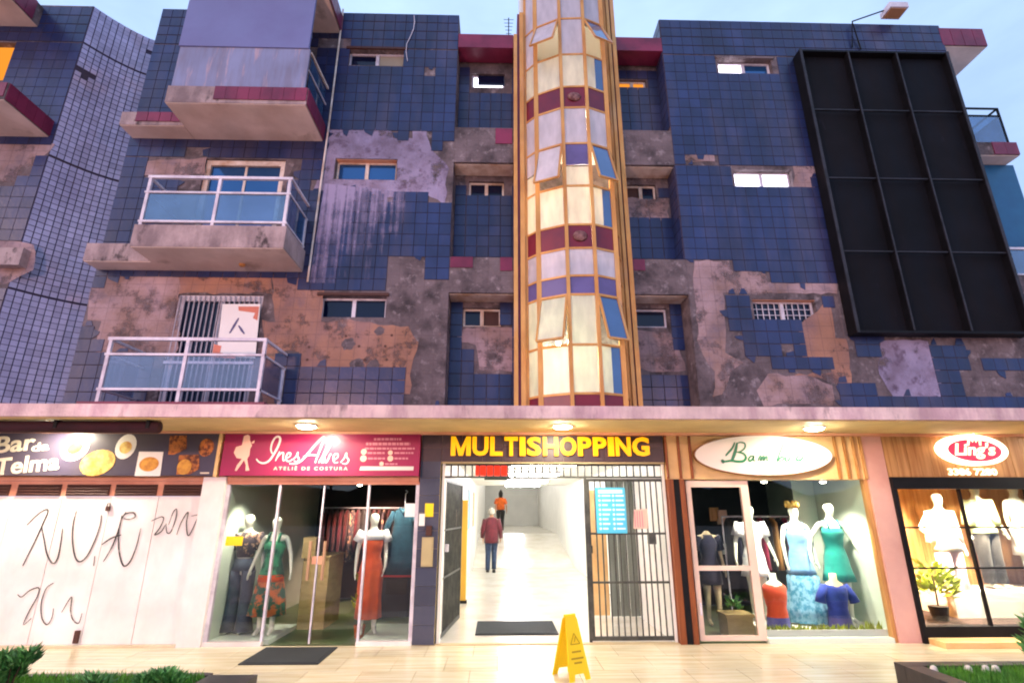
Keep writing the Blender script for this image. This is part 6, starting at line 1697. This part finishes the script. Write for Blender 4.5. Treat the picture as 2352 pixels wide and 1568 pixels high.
# ---- planters
def grass(name, lab, x0, x1, y0, y1, z, n, keep=None):
    mb = MB()
    for _ in range(n):
        x, y = random.uniform(x0, x1), random.uniform(y0, y1)
        if keep and not keep(x, y): continue
        h_ = random.uniform(.03, .09); a = random.uniform(0, 6.28); dx, dy = math.cos(a) * .006, math.sin(a) * .006
        lx_, ly_ = random.uniform(-.03, .03), random.uniform(-.03, .03)
        mb.add([(x - dx, y - dy, z), (x + dx, y + dy, z), (x + lx_, y + ly_, z + h_)], [(0, 1, 2)])
    tag(single(name, mb, 'grass', ((x0 + x1) / 2, (y0 + y1) / 2, z), lab, 'grass'), kind='stuff')
pla = empty('planter', (-6, 6.2, 0), 'low planting bed with dark stone edge on the left of the pavement', 'planter')
part('soil', B(-12, -2.97, 5.0, 6.34, 0.0, .08), 'soil', pla)
for k in range(14):
    part('edge_stone', B(-11.37 + k * .6 + .003, -10.773 + k * .6, 6.345, 6.44, .003, .09), 'stone_dark', pla)
for k in range(3):
    part('edge_stone', B(-2.965, -2.47, 5.90 - k * .45, 6.34 - k * .45, .003, .095), 'stone_dark', pla)
grass('lawn', 'short green lawn of the left planting bed', -8.5, -2.99, 5.5, 6.34, .08, 15000)
def shrub(name, lab, c, R_, n, L=.09, wv=.016, mat='leaf'):
    s_ = empty(name, (c[0], c[1], .1), lab, 'shrub', 'shrubs in the planters')
    mb = MB()
    for _ in range(9):
        cc = (c[0] + random.uniform(-.7, .7) * R_[0], c[1] + random.uniform(-.7, .7) * R_[1], c[2] + random.uniform(-.5, .6) * R_[2])
        leaves(mb, cc, n // 9, (R_[0] * .5, R_[1] * .5, R_[2] * .5), L, wv, 1.0)
    part('foliage', mb, mat, s_)
    for k in range(5):
        a = k * 1.3
        part('stem', MB().tube([(c[0] + .02 * math.cos(a), c[1] + .02 * math.sin(a), .08), (c[0] + R_[0] * .5 * math.cos(a), c[1] + R_[1] * .5 * math.sin(a), c[2] + R_[2] * .5)], [.010, .004], 5), 'stem', s_)
x, z = at(38, 1530, 6.0)
shrub('shrub', 'taller feathery shrub at the left edge of the planting bed', (x, 5.95, .24), (.16, .15, .17), 1300, L=.08, wv=.012)
x, z = at(385, 1545, 6.05)
shrub('shrub', 'low dense shrub in the middle of the left planting bed', (x, 6.0, .12), (.20, .15, .09), 1100, L=.07, wv=.012)
x, z = at(215, 1560, 6.0)
shrub('shrub', 'sparse brownish sprig between the two left shrubs', (x, 6.0, .12), (.24, .12, .07), 220, L=.07, wv=.010)
prb = empty('planter', (6, 5.4, 0), 'raised planting bed with dark granite wall on the right of the pavement', 'planter')
PX, PY = 4.10, 6.16
part('soil', B(PX + .2, 9.5, 4.2, PY - .16, .0, .17), 'soil', prb)
for k in range(9):
    part('edge_stone', B(PX + k * .6 + .003, PX + (k + 1) * .6 - .003, PY - .15, PY, .003, .215), 'stone_dark', prb)
for k in range(4):
    part('edge_stone', B(PX, PX + .19, PY - .155 - (k + 1) * .45 + .003, PY - .155 - k * .45 - .003, .003, .215), 'stone_dark', prb)
grass('lawn', 'short green lawn of the right raised bed', PX + .22, 7.2, 5.0, PY - .17, .17, 14000)
x, z = at(2350, 1450, 6.0)
shrub('shrub', 'leafy shrub at the right edge of the raised bed', (x + .14, 5.9, .42), (.2, .2, .26), 1100, mat='leaf')
for i, (px, py) in enumerate(((2222, 1527), (2262, 1526), (2285, 1527), (2150, 1560))):
    x, z = at(px, py, 5.9)
    single('white_stone', MB().loft([(x, 5.9, .165, .03, .03), (x, 5.9, .20, .04, .035), (x, 5.9, .235, .028, .025), (x, 5.9, .245, .01, .01)], 10), 'pale_stone', (x, 5.9, .17),
           ['leftmost of the three white stones in the right lawn', 'middle of the three white stones in the right lawn', 'rightmost of the three white stones in the right lawn', 'single white stone near the granite wall of the right lawn'][i], 'stone', 'white stones in the right lawn', True)

# ================================================================== STREET LAMP BEHIND THE VIEWER (mirrored in the curved wall tiles)
MT['lamp_globe'] = emitter('sodium_globe', '#ffb070', 30.0)
for x, y, lab in ((-5.2, -1.2, 'sodium globe lamp on a post across the street, left of the viewer'), (6.5, -2.5, 'sodium globe lamp on a post across the street, right of the viewer')):
    sl3 = empty('street_lamp', (x, y, -.15), lab, 'street lamp', 'street lamps')
    part('post', MB().tube([(x, y, -.15), (x, y, .3), (x, y, 3.3)], [.09, .05, .04], 10), 'black_steel', sl3)
    part('collar', MB().loft([(x, y, 3.28, .07, .07), (x, y, 3.36, .11, .11)], 12), 'black_steel', sl3)
    part('globe', MB().loft([(x, y, 3.37, .10, .10), (x, y, 3.46, .19, .19), (x, y, 3.58, .22, .22), (x, y, 3.70, .18, .18), (x, y, 3.78, .08, .08)], 16), 'lamp_globe', sl3, True)
    L = bpy.data.lights.new('globe_light', 'POINT'); L.energy = 760 if x < 0 else 420; L.color = (1.0, .50, .42); L.shadow_soft_size = .24
    lo = bpy.data.objects.new('globe_light', L); COL.objects.link(lo); lo.parent = sl3; lo.location = (0, 0, 4.05)
